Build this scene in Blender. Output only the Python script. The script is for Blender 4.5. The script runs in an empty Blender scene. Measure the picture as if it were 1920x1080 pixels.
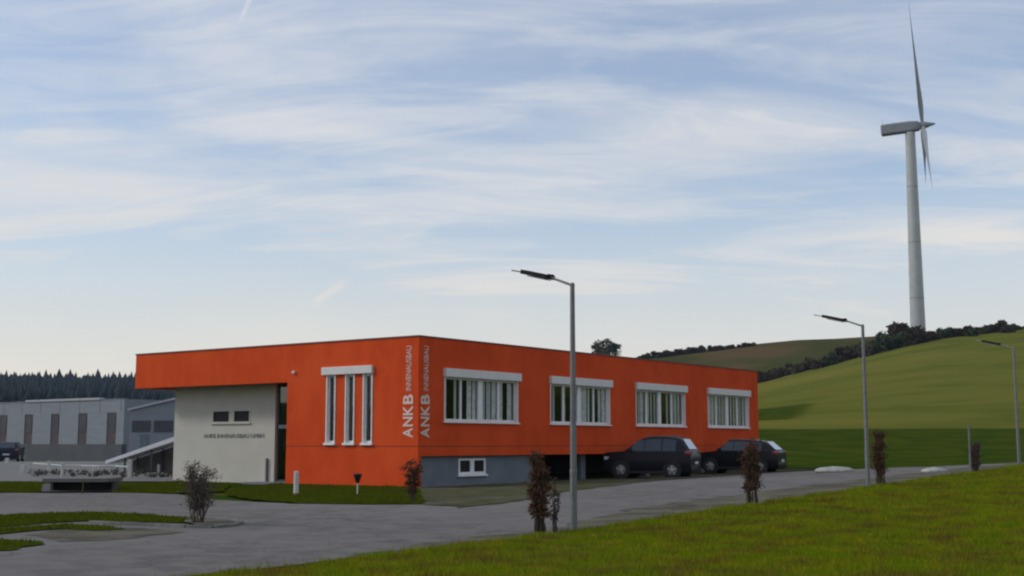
import bpy, bmesh, math, random
import numpy as np
from mathutils import Vector, Matrix, noise
from mathutils.geometry import delaunay_2d_cdt
R = math.radians
HAZE = .00009
ROTOR = 13
random.seed(7); rng = np.random.default_rng(7)
sc = bpy.context.scene
C = sc.collection

# ------------------------------------------------------------------ camera, world, sun, exposure
cam = bpy.data.cameras.new('camera'); camo = bpy.data.objects.new('camera', cam); C.objects.link(camo)
EYE = 1.55; F = 2335.0; HOR = 830.0
THETA = math.atan(290/2335); FC = 2335.0      # pitch of the lens; F is its focal length along the horizon
cam.sensor_width = 36; cam.lens = 36*FC/1920; cam.clip_start = .1; cam.clip_end = 6000
camo.location = (0, 0, EYE); camo.rotation_euler = (R(90)+THETA, 0, 0)
sc.camera = camo
sc.view_settings.view_transform = 'Standard'; sc.view_settings.look = 'None'
sc.view_settings.exposure = 0; sc.view_settings.gamma = 1; sc.view_settings.use_curve_mapping = False
sc.cycles.filter_width = 2.2
sc.cycles.volume_bounces = 0
sc.cycles.max_bounces = 6; sc.cycles.transparent_max_bounces = 12
try: sc.cycles.use_denoising = True
except Exception: pass

SUN = Vector((-.80, -.02, .55)).normalized()
sun = bpy.data.lights.new('sun', 'SUN'); sun.energy = 1.3; sun.angle = R(10); sun.color = (1, .95, .87)
suno = bpy.data.objects.new('sun', sun); C.objects.link(suno)
suno.rotation_euler = SUN.to_track_quat('Z', 'Y').to_euler(); suno.location = (-20, -10, 40)

W = bpy.data.worlds.new('World'); sc.world = W; W.use_nodes = True
nt = W.node_tree; nt.nodes.clear(); L = nt.links
def N(t, tree=None, **k):
    n = (tree or nt).nodes.new(t)
    for a, b in k.items():
        setattr(n, a, b)
    return n
out = N('ShaderNodeOutputWorld')
sky = N('ShaderNodeTexSky', sky_type='NISHITA', sun_disc=False)
sky.sun_elevation = math.asin(SUN.z); sky.sun_rotation = math.atan2(SUN.x, SUN.y)
sky.air_density = 1.0; sky.dust_density = 1.0; sky.ozone_density = 3.0
bg1 = N('ShaderNodeBackground'); bg1.inputs[1].default_value = .15
L.new(sky.outputs[0], bg1.inputs[0])
tc = N('ShaderNodeTexCoord'); sep = N('ShaderNodeSeparateXYZ'); L.new(tc.outputs['Generated'], sep.inputs[0])
def M(op, a, b=None, c=None, clamp=False):
    n = N('ShaderNodeMath', operation=op); n.use_clamp = clamp
    for i, v in enumerate((a, b, c)):
        if v is None: continue
        if isinstance(v, (int, float)): n.inputs[i].default_value = v
        else: L.new(v, n.inputs[i])
    return n.outputs[0]
up = M('MAXIMUM', sep.outputs[2], 0.0)
den = M('ADD', up, .20)
px = M('DIVIDE', sep.outputs[0], den); py = M('DIVIDE', sep.outputs[1], den)
comb = N('ShaderNodeCombineXYZ'); L.new(px, comb.inputs[0]); L.new(py, comb.inputs[1])
def cloud(sx, sy, rot, off, detail, rough, lo, hi, dist=.6):
    mp = N('ShaderNodeMapping'); mp.inputs['Rotation'].default_value = (0, 0, R(rot)); mp.inputs['Scale'].default_value = (sx, sy, 1)
    mp.inputs['Location'].default_value = off
    L.new(comb.outputs[0], mp.inputs[0])
    n = N('ShaderNodeTexNoise'); n.inputs['Scale'].default_value = 1; n.inputs['Detail'].default_value = detail
    n.inputs['Roughness'].default_value = rough; n.inputs['Distortion'].default_value = dist
    L.new(mp.outputs[0], n.inputs[0])
    r = N('ShaderNodeMapRange', interpolation_type='SMOOTHSTEP'); r.inputs[1].default_value = lo; r.inputs[2].default_value = hi
    L.new(n.outputs[0], r.inputs[0])
    return r.outputs[0]
c1 = cloud(.7, 1.2, -35, (3, 8, 0), 7, .55, .38, .62, .8)
c2 = cloud(1.5, 4.4, 10, (4, 1, 0), 10, .64, .38, .64, 1.2)
c3 = cloud(.9, .6, -35, (5.4, 2.2, 0), 4, .5, .35, .7)
cov = M('MULTIPLY_ADD', c1, .60, M('MULTIPLY', c2, .40), clamp=True)
low = N('ShaderNodeMapRange', interpolation_type='SMOOTHSTEP'); low.inputs[1].default_value = .03; low.inputs[2].default_value = .24
low.inputs[3].default_value = 1; low.inputs[4].default_value = 0; L.new(up, low.inputs[0])
cov = M('MAXIMUM', cov, M('MULTIPLY', low.outputs[0], .92))
cov = M('MULTIPLY_ADD', cov, .80, .20, clamp=True)
# two short old contrails, drifting apart
yy0 = M('MAXIMUM', sep.outputs[1], .05); az = M('DIVIDE', sep.outputs[0], yy0); ez = M('DIVIDE', sep.outputs[2], yy0)
for (a0, e0, a1, e1, wd_, st) in ((-.163, .111, -.132, .131, .0045, .30), (-.227, .345, -.2165, .372, .0022, .26)):
    ln2 = (a1-a0)**2+(e1-e0)**2; ln = ln2**.5; ux, uy = (a1-a0)/ln, (e1-e0)/ln
    da = M('SUBTRACT', az, a0); de = M('SUBTRACT', ez, e0)
    al = M('ADD', M('MULTIPLY', da, ux), M('MULTIPLY', de, uy)); pr = M('ABSOLUTE', M('SUBTRACT', M('MULTIPLY', da, uy), M('MULTIPLY', de, ux)))
    pr = M('ADD', pr, M('MULTIPLY', M('SUBTRACT', c2, .5), wd_*.8))
    m1 = M('SUBTRACT', 1.0, M('DIVIDE', pr, wd_), clamp=True); m2 = M('SUBTRACT', 1.0, M('ABSOLUTE', M('SUBTRACT', M('DIVIDE', al, ln/2), 1.0)), clamp=True)
    cov = M('ADD', cov, M('MULTIPLY', M('MULTIPLY', m1, M('MINIMUM', M('MULTIPLY', m2, 2.5), 1.0)), st), clamp=True)
ramp = N('ShaderNodeValToRGB')
cr = ramp.color_ramp
cr.elements[0].position = 0; cr.elements[0].color = (.86, .79, .68, 1)
cr.elements[1].position = 1; cr.elements[1].color = (.72, .74, .80, 1)
for p, c in ((.07, (.79, .76, .70, 1)), (.16, (.78, .77, .75, 1)), (.27, (.73, .74, .77, 1)), (.40, (.65, .69, .78, 1)), (.6, (.66, .69, .76, 1))):
    e = cr.elements.new(p); e.color = c
L.new(up, ramp.inputs[0])
shade = N('ShaderNodeMix', data_type='RGBA', blend_type='MULTIPLY'); shade.inputs[0].default_value = 1
tint = N('ShaderNodeMix', data_type='RGBA'); tint.inputs[6].default_value = (.95, .97, 1.0, 1); tint.inputs[7].default_value = (1.04, 1.02, 1.0, 1)
L.new(c3, tint.inputs[0]); L.new(ramp.outputs[0], shade.inputs[6]); L.new(tint.outputs[2], shade.inputs[7])
bg2 = N('ShaderNodeBackground'); bg2.inputs[1].default_value = 1.0; L.new(shade.outputs[2], bg2.inputs[0])
mx = N('ShaderNodeMixShader'); L.new(cov, mx.inputs[0]); L.new(bg1.outputs[0], mx.inputs[1]); L.new(bg2.outputs[0], mx.inputs[2])
L.new(mx.outputs[0], out.inputs[0])

# ------------------------------------------------------------------ helpers
def tag(o, label=None, cat=None, group=None, kind=None):
    if label: o['label'] = label
    if cat: o['category'] = cat
    if group: o['group'] = group
    if kind: o['kind'] = kind
    return o
def empty(name, loc, rz=0, **k):
    o = bpy.data.objects.new(name, None); C.objects.link(o); o.location = loc; o.rotation_euler = (0, 0, rz)
    o.empty_display_size = .2
    return tag(o, **k)
class MB:
    """collects shapes, links them as one mesh object"""
    def __init__(s): s.bm = bmesh.new()
    def box(s, a, b, bev=0):
        m = Matrix.Translation([(a[i]+b[i])/2 for i in range(3)]) @ Matrix.Diagonal([abs(b[i]-a[i]) for i in range(3)]+[1])
        r = bmesh.ops.create_cube(s.bm, size=1, matrix=m)
        if bev:
            es = set()
            for v in r['verts']:
                for e in v.link_edges: es.add(e)
            bmesh.ops.bevel(s.bm, geom=list(es), offset=bev, segments=2, affect='EDGES', profile=.6)
        return s
    def cyl(s, p, q, r0, r1=None, n=12, caps=True):
        p = Vector(p); q = Vector(q); d = q-p
        m = Matrix.Translation((p+q)/2) @ d.to_track_quat('Z', 'Y').to_matrix().to_4x4()
        bmesh.ops.create_cone(s.bm, cap_ends=caps, segments=n, radius1=r0, radius2=r0 if r1 is None else r1, depth=d.length, matrix=m)
        return s
    def ball(s, c, r, sub=2, sc_=(1, 1, 1)):
        m = Matrix.Translation(c) @ Matrix.Diagonal((*[r*k for k in sc_], 1))
        bmesh.ops.create_icosphere(s.bm, subdivisions=sub, radius=1, matrix=m); return s
    def poly(s, pts):
        s.bm.faces.new([s.bm.verts.new(p) for p in pts]); return s
    def prism(s, pts, d):
        a = [s.bm.verts.new(p) for p in pts]; b = [s.bm.verts.new(Vector(p)+Vector(d)) for p in pts]
        n = len(pts)
        s.bm.faces.new(a[::-1]); s.bm.faces.new(b)
        for i in range(n): s.bm.faces.new([a[i], a[(i+1) % n], b[(i+1) % n], b[i]])
        return s
    def build(s, name, mat, parent=None, smooth=False, **k):
        bmesh.ops.recalc_face_normals(s.bm, faces=s.bm.faces)
        me = bpy.data.meshes.new(name); s.bm.to_mesh(me); s.bm.free()
        me.materials.append(mat)
        if smooth:
            me.shade_smooth()
            try: me.set_sharp_from_angle(angle=R(38))
            except Exception: pass
        o = bpy.data.objects.new(name, me); C.objects.link(o)
        if parent is not None: o.parent = parent
        return tag(o, **k)
def npmesh(name, V, Fc, mat, parent=None, **k):
    """V (n,3), Fc (m,3 or 4) arrays"""
    me = bpy.data.meshes.new(name); V = np.asarray(V, np.float32); Fc = np.asarray(Fc, np.int32); m, kk = Fc.shape
    me.vertices.add(len(V)); me.vertices.foreach_set('co', V.ravel())
    me.loops.add(m*kk); me.loops.foreach_set('vertex_index', Fc.ravel())
    me.polygons.add(m); me.polygons.foreach_set('loop_start', np.arange(0, m*kk, kk, dtype=np.int32))
    me.update(calc_edges=True); me.materials.append(mat)
    o = bpy.data.objects.new(name, me); C.objects.link(o)
    if parent is not None: o.parent = parent
    return tag(o, **k)
def copy_tree(o, parent=None, **k):
    c = o.copy(); C.objects.link(c)
    if parent is not None: c.parent = parent
    for ch in list(o.children): copy_tree(ch, c)
    return tag(c, **k)

# ------------------------------------------------------------------ materials
def mat(name, col, rough=.8, col2=None, scale=4, detail=5, lo=.35, hi=.65, metal=0, bump=0, bscale=40, spec=.5, stretch=(1, 1, 1), col3=None, scale3=.3, coord='Object', coat=0, transl=0, rand=0):
    m = bpy.data.materials.new(name); m.use_nodes = True; t = m.node_tree; l = t.links
    b = t.nodes['Principled BSDF']
    b.inputs['Base Color'].default_value = (*col, 1); b.inputs['Roughness'].default_value = rough
    b.inputs['Metallic'].default_value = metal; b.inputs['Specular IOR Level'].default_value = spec
    if coat: b.inputs['Coat Weight'].default_value = coat; b.inputs['Coat Roughness'].default_value = .05
    tcn = t.nodes.new('ShaderNodeTexCoord'); mp = t.nodes.new('ShaderNodeMapping'); mp.inputs['Scale'].default_value = stretch
    l.new(tcn.outputs[coord], mp.inputs[0]); cur = None
    def nz(s, d, a, z):
        n = t.nodes.new('ShaderNodeTexNoise'); n.inputs['Scale'].default_value = s; n.inputs['Detail'].default_value = d
        n.inputs['Roughness'].default_value = .62; l.new(mp.outputs[0], n.inputs[0])
        r = t.nodes.new('ShaderNodeMapRange'); r.interpolation_type = 'SMOOTHSTEP'; r.inputs[1].default_value = a; r.inputs[2].default_value = z
        l.new(n.outputs[0], r.inputs[0]); return r.outputs[0], n.outputs[0]
    def mixc(fac, A, B):
        x = t.nodes.new('ShaderNodeMix'); x.data_type = 'RGBA'
        if isinstance(fac, float): x.inputs[0].default_value = fac
        else: l.new(fac, x.inputs[0])
        for i, v in ((6, A), (7, B)):
            if isinstance(v, tuple): x.inputs[i].default_value = (*v[:3], 1)
            else: l.new(v, x.inputs[i])
        return x.outputs[2]
    m['x'] = 1
    cur = tuple(col)
    if col2 is not None: cur = mixc(nz(scale, detail, lo, hi)[0], cur, tuple(col2))
    if col3 is not None: cur = mixc(nz(scale3, 4, .42, .68)[0], cur, tuple(col3))
    if rand:
        g = t.nodes.new('ShaderNodeNewGeometry'); h = t.nodes.new('ShaderNodeHueSaturation')
        r = t.nodes.new('ShaderNodeMapRange'); r.inputs[3].default_value = 1-rand; r.inputs[4].default_value = 1+rand
        l.new(g.outputs['Random Per Island'], r.inputs[0]); l.new(r.outputs[0], h.inputs['Value'])
        r2 = t.nodes.new('ShaderNodeMapRange'); r2.inputs[3].default_value = .5-.03; r2.inputs[4].default_value = .5+.02
        mm = t.nodes.new('ShaderNodeMath'); mm.operation = 'FRACT'; m2 = t.nodes.new('ShaderNodeMath'); m2.operation = 'MULTIPLY'; m2.inputs[1].default_value = 17.3
        l.new(g.outputs['Random Per Island'], m2.inputs[0]); l.new(m2.outputs[0], mm.inputs[0]); l.new(mm.outputs[0], r2.inputs[0]); l.new(r2.outputs[0], h.inputs['Hue'])
        if isinstance(cur, tuple): h.inputs['Color'].default_value = (*cur[:3], 1)
        else: l.new(cur, h.inputs['Color'])
        cur = h.outputs[0]
    if not isinstance(cur, tuple): l.new(cur, b.inputs['Base Color'])
    if bump:
        _, raw = nz(bscale, 6, 0, 1)
        bp = t.nodes.new('ShaderNodeBump'); bp.inputs['Strength'].default_value = bump; bp.inputs['Distance'].default_value = .02
        l.new(raw, bp.inputs['Height']); l.new(bp.outputs[0], b.inputs['Normal'])
    if transl:
        o = t.nodes['Material Output']; tr = t.nodes.new('ShaderNodeBsdfTranslucent'); ms = t.nodes.new('ShaderNodeMixShader'); ms.inputs[0].default_value = transl
        if isinstance(cur, tuple): tr.inputs[0].default_value = (*cur[:3], 1)
        else: l.new(cur, tr.inputs[0])
        l.new(b.outputs[0], ms.inputs[1]); l.new(tr.outputs[0], ms.inputs[2]); l.new(ms.outputs[0], o.inputs[0])
    return m
def glass(name, tint=(.93, .95, .94), refl=.06, rough=.02):
    m = bpy.data.materials.new(name); m.use_nodes = True; t = m.node_tree; l = t.links; t.nodes.remove(t.nodes['Principled BSDF'])
    o = t.nodes['Material Output']; tr = t.nodes.new('ShaderNodeBsdfTransparent'); tr.inputs[0].default_value = (*tint, 1)
    g = t.nodes.new('ShaderNodeBsdfGlossy'); g.inputs[1].default_value = rough; lw = t.nodes.new('ShaderNodeLayerWeight'); fr = t.nodes.new('ShaderNodeMath'); fr.operation = 'POWER'; fr.inputs[1].default_value = 4; l.new(lw.outputs['Facing'], fr.inputs[0])
    a = t.nodes.new('ShaderNodeMath'); a.operation = 'ADD'; a.inputs[1].default_value = refl; l.new(fr.outputs[0], a.inputs[0])
    ms = t.nodes.new('ShaderNodeMixShader'); l.new(a.outputs[0], ms.inputs[0]); l.new(tr.outputs[0], ms.inputs[1]); l.new(g.outputs[0], ms.inputs[2]); l.new(ms.outputs[0], o.inputs[0])
    return m
MAT = dict(
    orange=mat('orange_render', (.62, .074, .017), .9, (.55, .062, .014), 1.6, 8, bump=.25, bscale=60, col3=(.65, .084, .020), scale3=.5, stretch=(1.3, 1.3, .7), spec=.1),
    coping=mat('coping_metal', (.10, .03, .02), .5, (.14, .045, .03), 3),
    cream=mat('cream_render', (.52, .495, .44), .9, (.47, .45, .40), 1.1, bump=.15, bscale=60, spec=.2, col3=(.50, .48, .43), scale3=.4),
    soffit=mat('soffit_board', (.20, .20, .17), .9, (.16, .165, .135), 2),
    plinth=mat('grey_plinth', (.17, .19, .21), .9, (.14, .16, .18), 1.6, bump=.2, bscale=50, spec=.2),
    white=mat('white_plastic', (.78, .78, .77), .45, (.70, .70, .69), 6),
    alu=mat('shutter_box_metal', (.66, .65, .62), .4, (.60, .595, .57), 5),
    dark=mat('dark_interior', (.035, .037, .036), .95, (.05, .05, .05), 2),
    floor=mat('interior_floor', (.08, .08, .075), .9, (.06, .06, .06), 2),
    blind=mat('blind_fabric', (.62, .64, .62), .9, (.5, .53, .5), 7),
    blind_light=mat('blind_light_fabric', (.88, .88, .88), .9, (.6, .6, .6), 7),
    frame_dark=mat('dark_frame', (.04, .045, .045), .5, (.06, .06, .06), 5),
    letter=mat('white_lettering', (.70, .59, .53), .7, (.62, .50, .44), 9),
    letter_grey=mat('grey_lettering', (.16, .155, .14), .5, (.2, .2, .18), 9),
    steel=mat('galvanised_steel', (.15, .155, .155), .6, (.19, .195, .19), 7, metal=.3),
    lamp_dark=mat('lamp_head_metal', (.012, .013, .016), .8, (.018, .02, .023), 9, spec=.15),
    lens=mat('lamp_lens', (.25, .26, .26), .2, (.3, .3, .3), 9),
    asphalt=mat('asphalt', (.168, .157, .147), .95, (.118, .111, .105), 1.6, 10, bump=.5, bscale=70, col3=(.178, .167, .158), scale3=.13, spec=.1),
    gravel=mat('gravel', (.115, .105, .078), 1, (.062, .066, .032), 1.1, 9, .38, .62, bump=.8, bscale=45, col3=(.075, .078, .035), scale3=.35, spec=0),
    verge=mat('verge_gravel', (.130, .120, .102), 1, (.088, .083, .065), 1.3, 9, .4, .6, bump=.8, bscale=45, col3=(.16, .15, .11), scale3=.8, spec=0),
    paving=mat('pale_paving', (.15, .145, .138), .9, (.11, .11, .10), .5, 6, bump=.3),
    kerb=mat('kerb_stone', (.17, .17, .16), .95, (.11, .115, .10), 3, bump=.3),
    concrete=mat('concrete', (.20, .21, .22), .9, (.15, .155, .165), 2, bump=.3),
    tower=mat('turbine_white', (.40, .415, .41), .5, (.35, .365, .36), .4),
    blade=mat('turbine_blade', (.24, .26, .29), .5, (.21, .23, .26), .4),
    nacelle=mat('nacelle_paint', (.22, .235, .25), .5, (.19, .205, .22), .6),
    hall=mat('grey_cladding', (.205, .225, .255), .7, (.18, .2, .225), .4, stretch=(1, 1, 6)),
    hall_dark=mat('dark_cladding', (.05, .058, .068), .7, (.065, .07, .078), .5),
    hall_roof=mat('light_metal_roof', (.38, .39, .41), .5, (.33, .34, .36), .6),
    hall_red=mat('brown_red_panel', (.045, .030, .035), .6, (.06, .045, .05), .8),
    hall_glass=mat('far_window_glass', (.03, .03, .045), .4, (.045, .045, .06), .8),
    bark=mat('bark', (.07, .05, .038), .95, (.045, .034, .028), 12),
    bark_grey=mat('grey_twigs', (.115, .085, .07), .95, (.08, .06, .05), 12),
    leaf_rust=mat('rust_leaves', (.115, .044, .017), .9, (.060, .038, .018), 6, rand=.35, transl=.25),
    leaf_brown=mat('brown_leaves', (.10, .07, .05), .8, (.07, .055, .045), 6, rand=.3, transl=.2),
    leaf_hedge=mat('hedge_leaves', (.052, .042, .020), .9, (.062, .036, .024), .9, rand=.3, transl=.15),
    leaf_green=mat('green_leaves', (.05, .07, .02), .85, (.04, .05, .015), .9, rand=.3, transl=.2),
    leaf_autumn=mat('autumn_leaves', (.10, .09, .035), .85, (.06, .055, .03), .5, rand=.3, transl=.2),
    conifer=mat('conifer_needles', (.009, .019, .022), 1, (.006, .013, .017), .06, rand=.25),  # bluish base colour paints in some of the distant haze
    rock=mat('pale_stone', (.42, .42, .37), .9, (.30, .30, .27), 4, bump=.5),
    tyre=mat('tyre_rubber', (.02, .02, .02), .9, (.03, .03, .03), 9),
    rim=mat('alloy_rim', (.45, .46, .47), .35, (.38, .39, .4), 9, metal=.6),
    carnavy=mat('dark_navy_paint', (.008, .008, .015), .4, (.010, .010, .018), 3, coat=.08, spec=.25),
    carblack=mat('black_paint', (.006, .007, .009), .4, (.008, .009, .011), 3, coat=.08, spec=.25),
    carblue=mat('dark_blue_paint', (.008, .010, .022), .4, (.01, .012, .026), 3, spec=.2),
    trim=mat('black_trim', (.015, .015, .015), .7, (.02, .02, .02), 9),
    carglass=mat('tinted_glass', (.02, .035, .055), .10, (.025, .04, .06), 3, spec=.55),
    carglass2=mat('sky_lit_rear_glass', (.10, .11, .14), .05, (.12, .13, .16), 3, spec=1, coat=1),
    tail=mat('red_tail_lamp', (.30, .03, .035), .25, (.25, .025, .03), 3, coat=.5),
    headl=mat('clear_headlamp', (.5, .52, .54), .2, (.45, .46, .48), 3),
    plate=mat('number_plate', (.6, .6, .58), .5, (.55, .55, .53), 3),
    post_white=mat('white_post', (.50, .52, .48), .7, (.42, .44, .40), 5),
    red=mat('red_band', (.35, .07, .05), .6, (.3, .06, .05), 5),
    wood=mat('weathered_stake', (.16, .13, .10), .9, (.12, .095, .075), 9),
    black_pane=mat('unlit_glass', (.008, .009, .01), .5, (.012, .012, .014), 3, spec=.2),
    pane=glass('window_glass'), door_glass=glass('door_glass', (.6, .65, .65), .10),
)
GRASSA = dict(rough=.95, spec=.15)
MAT['blade_grass'] = mat('grass_blades', (.145, .225, .006), 1, (.235, .245, .010), 1.7, 8, .44, .60, spec=0, col3=(.155, .115, .022), scale3=1.3, rand=.35, transl=.3)
MAT['lawn_soil'] = mat('lawn_grass', (.125, .155, .006), 1, (.180, .150, .010), 1.1, 9, .42, .58, bump=.9, bscale=30, spec=0, col3=(.120, .085, .028), scale3=.38)
MAT['strip_grass'] = mat('strip_grass', (.058, .082, .006), 1, (.045, .058, .008), 1.0, 8, .38, .64, bump=.9, bscale=30, spec=0)
MAT['strip_blade'] = mat('strip_blades', (.085, .120, .006), 1, (.078, .088, .010), .8, 5, spec=0, rand=.25, transl=.3)

# ------------------------------------------------------------------ ground shape
E1 = Vector((.594, .804)); NN = Vector((.804, -.594)); CX, CY = -3.22, 43.0      # house corner, street direction, outward direction
def smooth(a, b, x): return (lambda t: t*t*(3-2*t))(np.clip((x-a)/(b-a), 0, 1))
KU = np.array([-400, 0, 250, 400, 700, 1000, 1200, 1425, 1500, 1640, 1700, 1760, 1850, 1920, 2150, 2600, 3400])
RIDGE = np.array([845, 845, 845, 845, 842, 815, 768, 716, 697, 661, 645, 633, 624, 617, 598, 570, 590])       # near ridge of the meadow
RIDG2 = np.array([765, 765, 770, 790, 760, 715, 668, 643, 638, 633, 634, 634, 634, 630, 600, 580, 600])       # ridge behind it
RIDG3 = np.array([722, 738, 742, 760, 790, 790, 790, 790, 790, 790, 790, 790, 790, 790, 790, 790, 790])       # wooded hill far left
KD = [58, 90, 130, 200, 318, 370, 480, 560, 660, 900, 1600]
def elev(u, d):
    right = smooth(900, 1400, u)
    r1 = np.interp(u, KU, RIDGE); r2 = np.interp(u, KU, RIDG2); r3 = np.interp(u, KU, RIDG3)
    a = 887*np.ones_like(u)
    cols = [a, 866+(848-866)*right, 864+(803-864)*right, 858+(r1*.45+803*.55-3-858)*right, 850+(r1-850)*right,
            np.where(right > 0, 848+(np.maximum(r1, r2)+12-848)*right, 848), np.minimum(r2, 845), np.minimum(r2, 845)+10,
            np.where(u < 800, r3, r2+25), np.where(u < 800, r3+16, r2+40), 822*np.ones_like(u)]
    zs = [EYE+(HOR-c)*k/F for c, k in zip(cols, KD)]
    res = zs[0].copy() if hasattr(zs[0], 'copy') else zs[0]
    for i in range(len(KD)-1):
        t = np.clip((d-KD[i])/(KD[i+1]-KD[i]), 0, 1)
        if i in (4, 6, 8): t = t*t*(3-2*t)
        res = np.where(d > KD[i], zs[i]*(1-t)+zs[i+1]*t, res)
    return res
def gz(x, y):
    x = np.asarray(x, float); y = np.asarray(y, float)
    s = (x-CX)*E1.x+(y-CY)*E1.y; q = (x-CX)*NN.x+(y-CY)*NN.y
    Lh = np.interp(s, [-40, -22, -14, 0, 15, 30, 45, 80], [0, 0, .06, .40, .75, 1.05, 1.5, 2.2])
    Bh = np.interp(s, [-100, 0, 16, 25, 40], [0, 0, .06, .12, .25])
    near = Bh+(Lh-Bh)*np.clip((q-1)/15.5, 0, 1)
    r = np.hypot(x, y); ph = np.arctan2(x, y); pc = np.clip(ph, -.75, .75)
    u = 960+F*np.tan(pc); d = r*np.cos(pc)
    far = elev(u, d)
    back = smooth(1.5, 2.6, np.abs(ph)); far = far*(1-back)+.5*back
    w = smooth(52, 80, r)
    return near*(1-w)+far*w
def P(u, v):
    """point where the sight line of pixel u, v meets the ground"""
    t_ = (540-v)/FC; kz = (t_+math.tan(THETA))/(1-t_*math.tan(THETA)); kx = (u-960)/FC*(math.cos(THETA)+kz*math.sin(THETA)); d = 10.0
    zz = 0.0
    for i in range(60):
        d = (zz-EYE)/kz if kz < -1e-4 else 60
        zz = .5*zz+.5*float(gz(kx*d, d))
    return Vector((kx*d, d, float(gz(kx*d, d))))
def B(s, q, z=0): return Vector((CX+E1.x*s+NN.x*q, CY+E1.y*s+NN.y*q, z))

# terrain: one sheet to the horizon
ang = np.concatenate([np.linspace(-math.pi, -.6, 60, endpoint=False), np.linspace(-.6, .62, 240, endpoint=False), np.linspace(.62, math.pi, 60, endpoint=False)])
rad = np.concatenate([[0.6], np.linspace(3, 70, 68), np.geomspace(71.5, 340, 90), np.geomspace(344, 900, 60)])
A, Rr = np.meshgrid(ang, rad); X = Rr*np.sin(A); Y = Rr*np.cos(A); Z = gz(X, Y)
Z += np.where(Rr > 120, .0008*Rr*np.sin(X*.045+1.3)*np.sin(Y*.03), 0)-.03
na, nr = len(ang), len(rad)
V = np.stack([X, Y, Z], -1).reshape(-1, 3)
ii, jj = np.meshgrid(np.arange(nr-1), np.arange(na), indexing='ij'); j2 = (jj+1) % na
Fc = np.stack([ii*na+jj, ii*na+j2, (ii+1)*na+j2, (ii+1)*na+jj], -1).reshape(-1, 4)
# meadow material: fields of different crops
m = mat('meadow', (.128, .128, .024), 1, (.094, .106, .018), .09, 12, .40, .60, spec=0, col3=(.150, .140, .028), scale3=.02, bump=.8, bscale=1.5, stretch=(.6, 1, 1))
t = m.node_tree; l = t.links; bs = t.nodes['Principled BSDF']
src = bs.inputs['Base Color'].links[0].from_socket
tcn = t.nodes.new('ShaderNodeTexCoord'); sp = t.nodes.new('ShaderNodeSeparateXYZ')
nzd = t.nodes.new('ShaderNodeTexNoise'); nzd.inputs['Scale'].default_value = .08; nzd.inputs['Detail'].default_value = 5
l.new(tcn.outputs['Object'], nzd.inputs[0]); l.new(tcn.outputs['Object'], sp.inputs[0])
def tm(op, a, b=None, c=None):
    n = t.nodes.new('ShaderNodeMath'); n.operation = op
    for i, v in enumerate((a, b, c)):
        if v is None: continue
        if isinstance(v, (int, float)): n.inputs[i].default_value = v
        else: l.new(v, n.inputs[i])
    return n.outputs[0]
def rng01(v, a, b):
    r = t.nodes.new('ShaderNodeMapRange'); r.interpolation_type = 'SMOOTHSTEP'; r.inputs[1].default_value = a; r.inputs[2].default_value = b; l.new(v, r.inputs[0]); return r.outputs[0]
yy = tm('MULTIPLY_ADD', nzd.outputs[0], 5.0, sp.outputs[1]); yy = tm('MULTIPLY_ADD', sp.outputs[0], -.02, yy)
lowfield = tm('SUBTRACT', 1.0, rng01(yy, 130.0, 132.0))
patch = tm('MULTIPLY', tm('MULTIPLY', rng01(yy, 150, 152), tm('SUBTRACT', 1.0, rng01(yy, 186, 190))), tm('SUBTRACT', 1.0, rng01(tm('MULTIPLY_ADD', sp.outputs[1], -.30, sp.outputs[0]), -12.5, -9.5)))
dk = tm('MAXIMUM', lowfield, patch)
far2 = rng01(yy, 338, 350)
mx1 = t.nodes.new('ShaderNodeMix'); mx1.data_type = 'RGBA'; l.new(dk, mx1.inputs[0]); l.new(src, mx1.inputs[6]); mx1.inputs[7].default_value = (.026, .052, .010, 1)
# lower field has its own mottling
n2 = t.nodes.new('ShaderNodeTexNoise'); n2.inputs['Scale'].default_value = .35; n2.inputs['Detail'].default_value = 8; l.new(tcn.outputs['Object'], n2.inputs[0])
mxl = t.nodes.new('ShaderNodeMix'); mxl.data_type = 'RGBA'; l.new(rng01(n2.outputs[0], .38, .66), mxl.inputs[0]); mxl.inputs[6].default_value = (.030, .054, .006, 1); mxl.inputs[7].default_value = (.055, .068, .008, 1)
l.new(mxl.outputs[2], mx1.inputs[7])
mx2 = t.nodes.new('ShaderNodeMix'); mx2.data_type = 'RGBA'; l.new(far2, mx2.inputs[0]); l.new(mx1.outputs[2], mx2.inputs[6])
n3 = t.nodes.new('ShaderNodeTexNoise'); n3.inputs['Scale'].default_value = .02; n3.inputs['Detail'].default_value = 6; l.new(tcn.outputs['Object'], n3.inputs[0])
mx3 = t.nodes.new('ShaderNodeMix'); mx3.data_type = 'RGBA'; l.new(rng01(n3.outputs[0], .45, .6), mx3.inputs[0]); mx3.inputs[6].default_value = (.055, .058, .018, 1); mx3.inputs[7].default_value = (.10, .070, .032, 1)
l.new(mx3.outputs[2], mx2.inputs[7]); l.new(mx2.outputs[2], bs.inputs['Base Color'])
o = npmesh('terrain', V, Fc, m, kind='structure'); o.data.shade_smooth()

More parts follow.
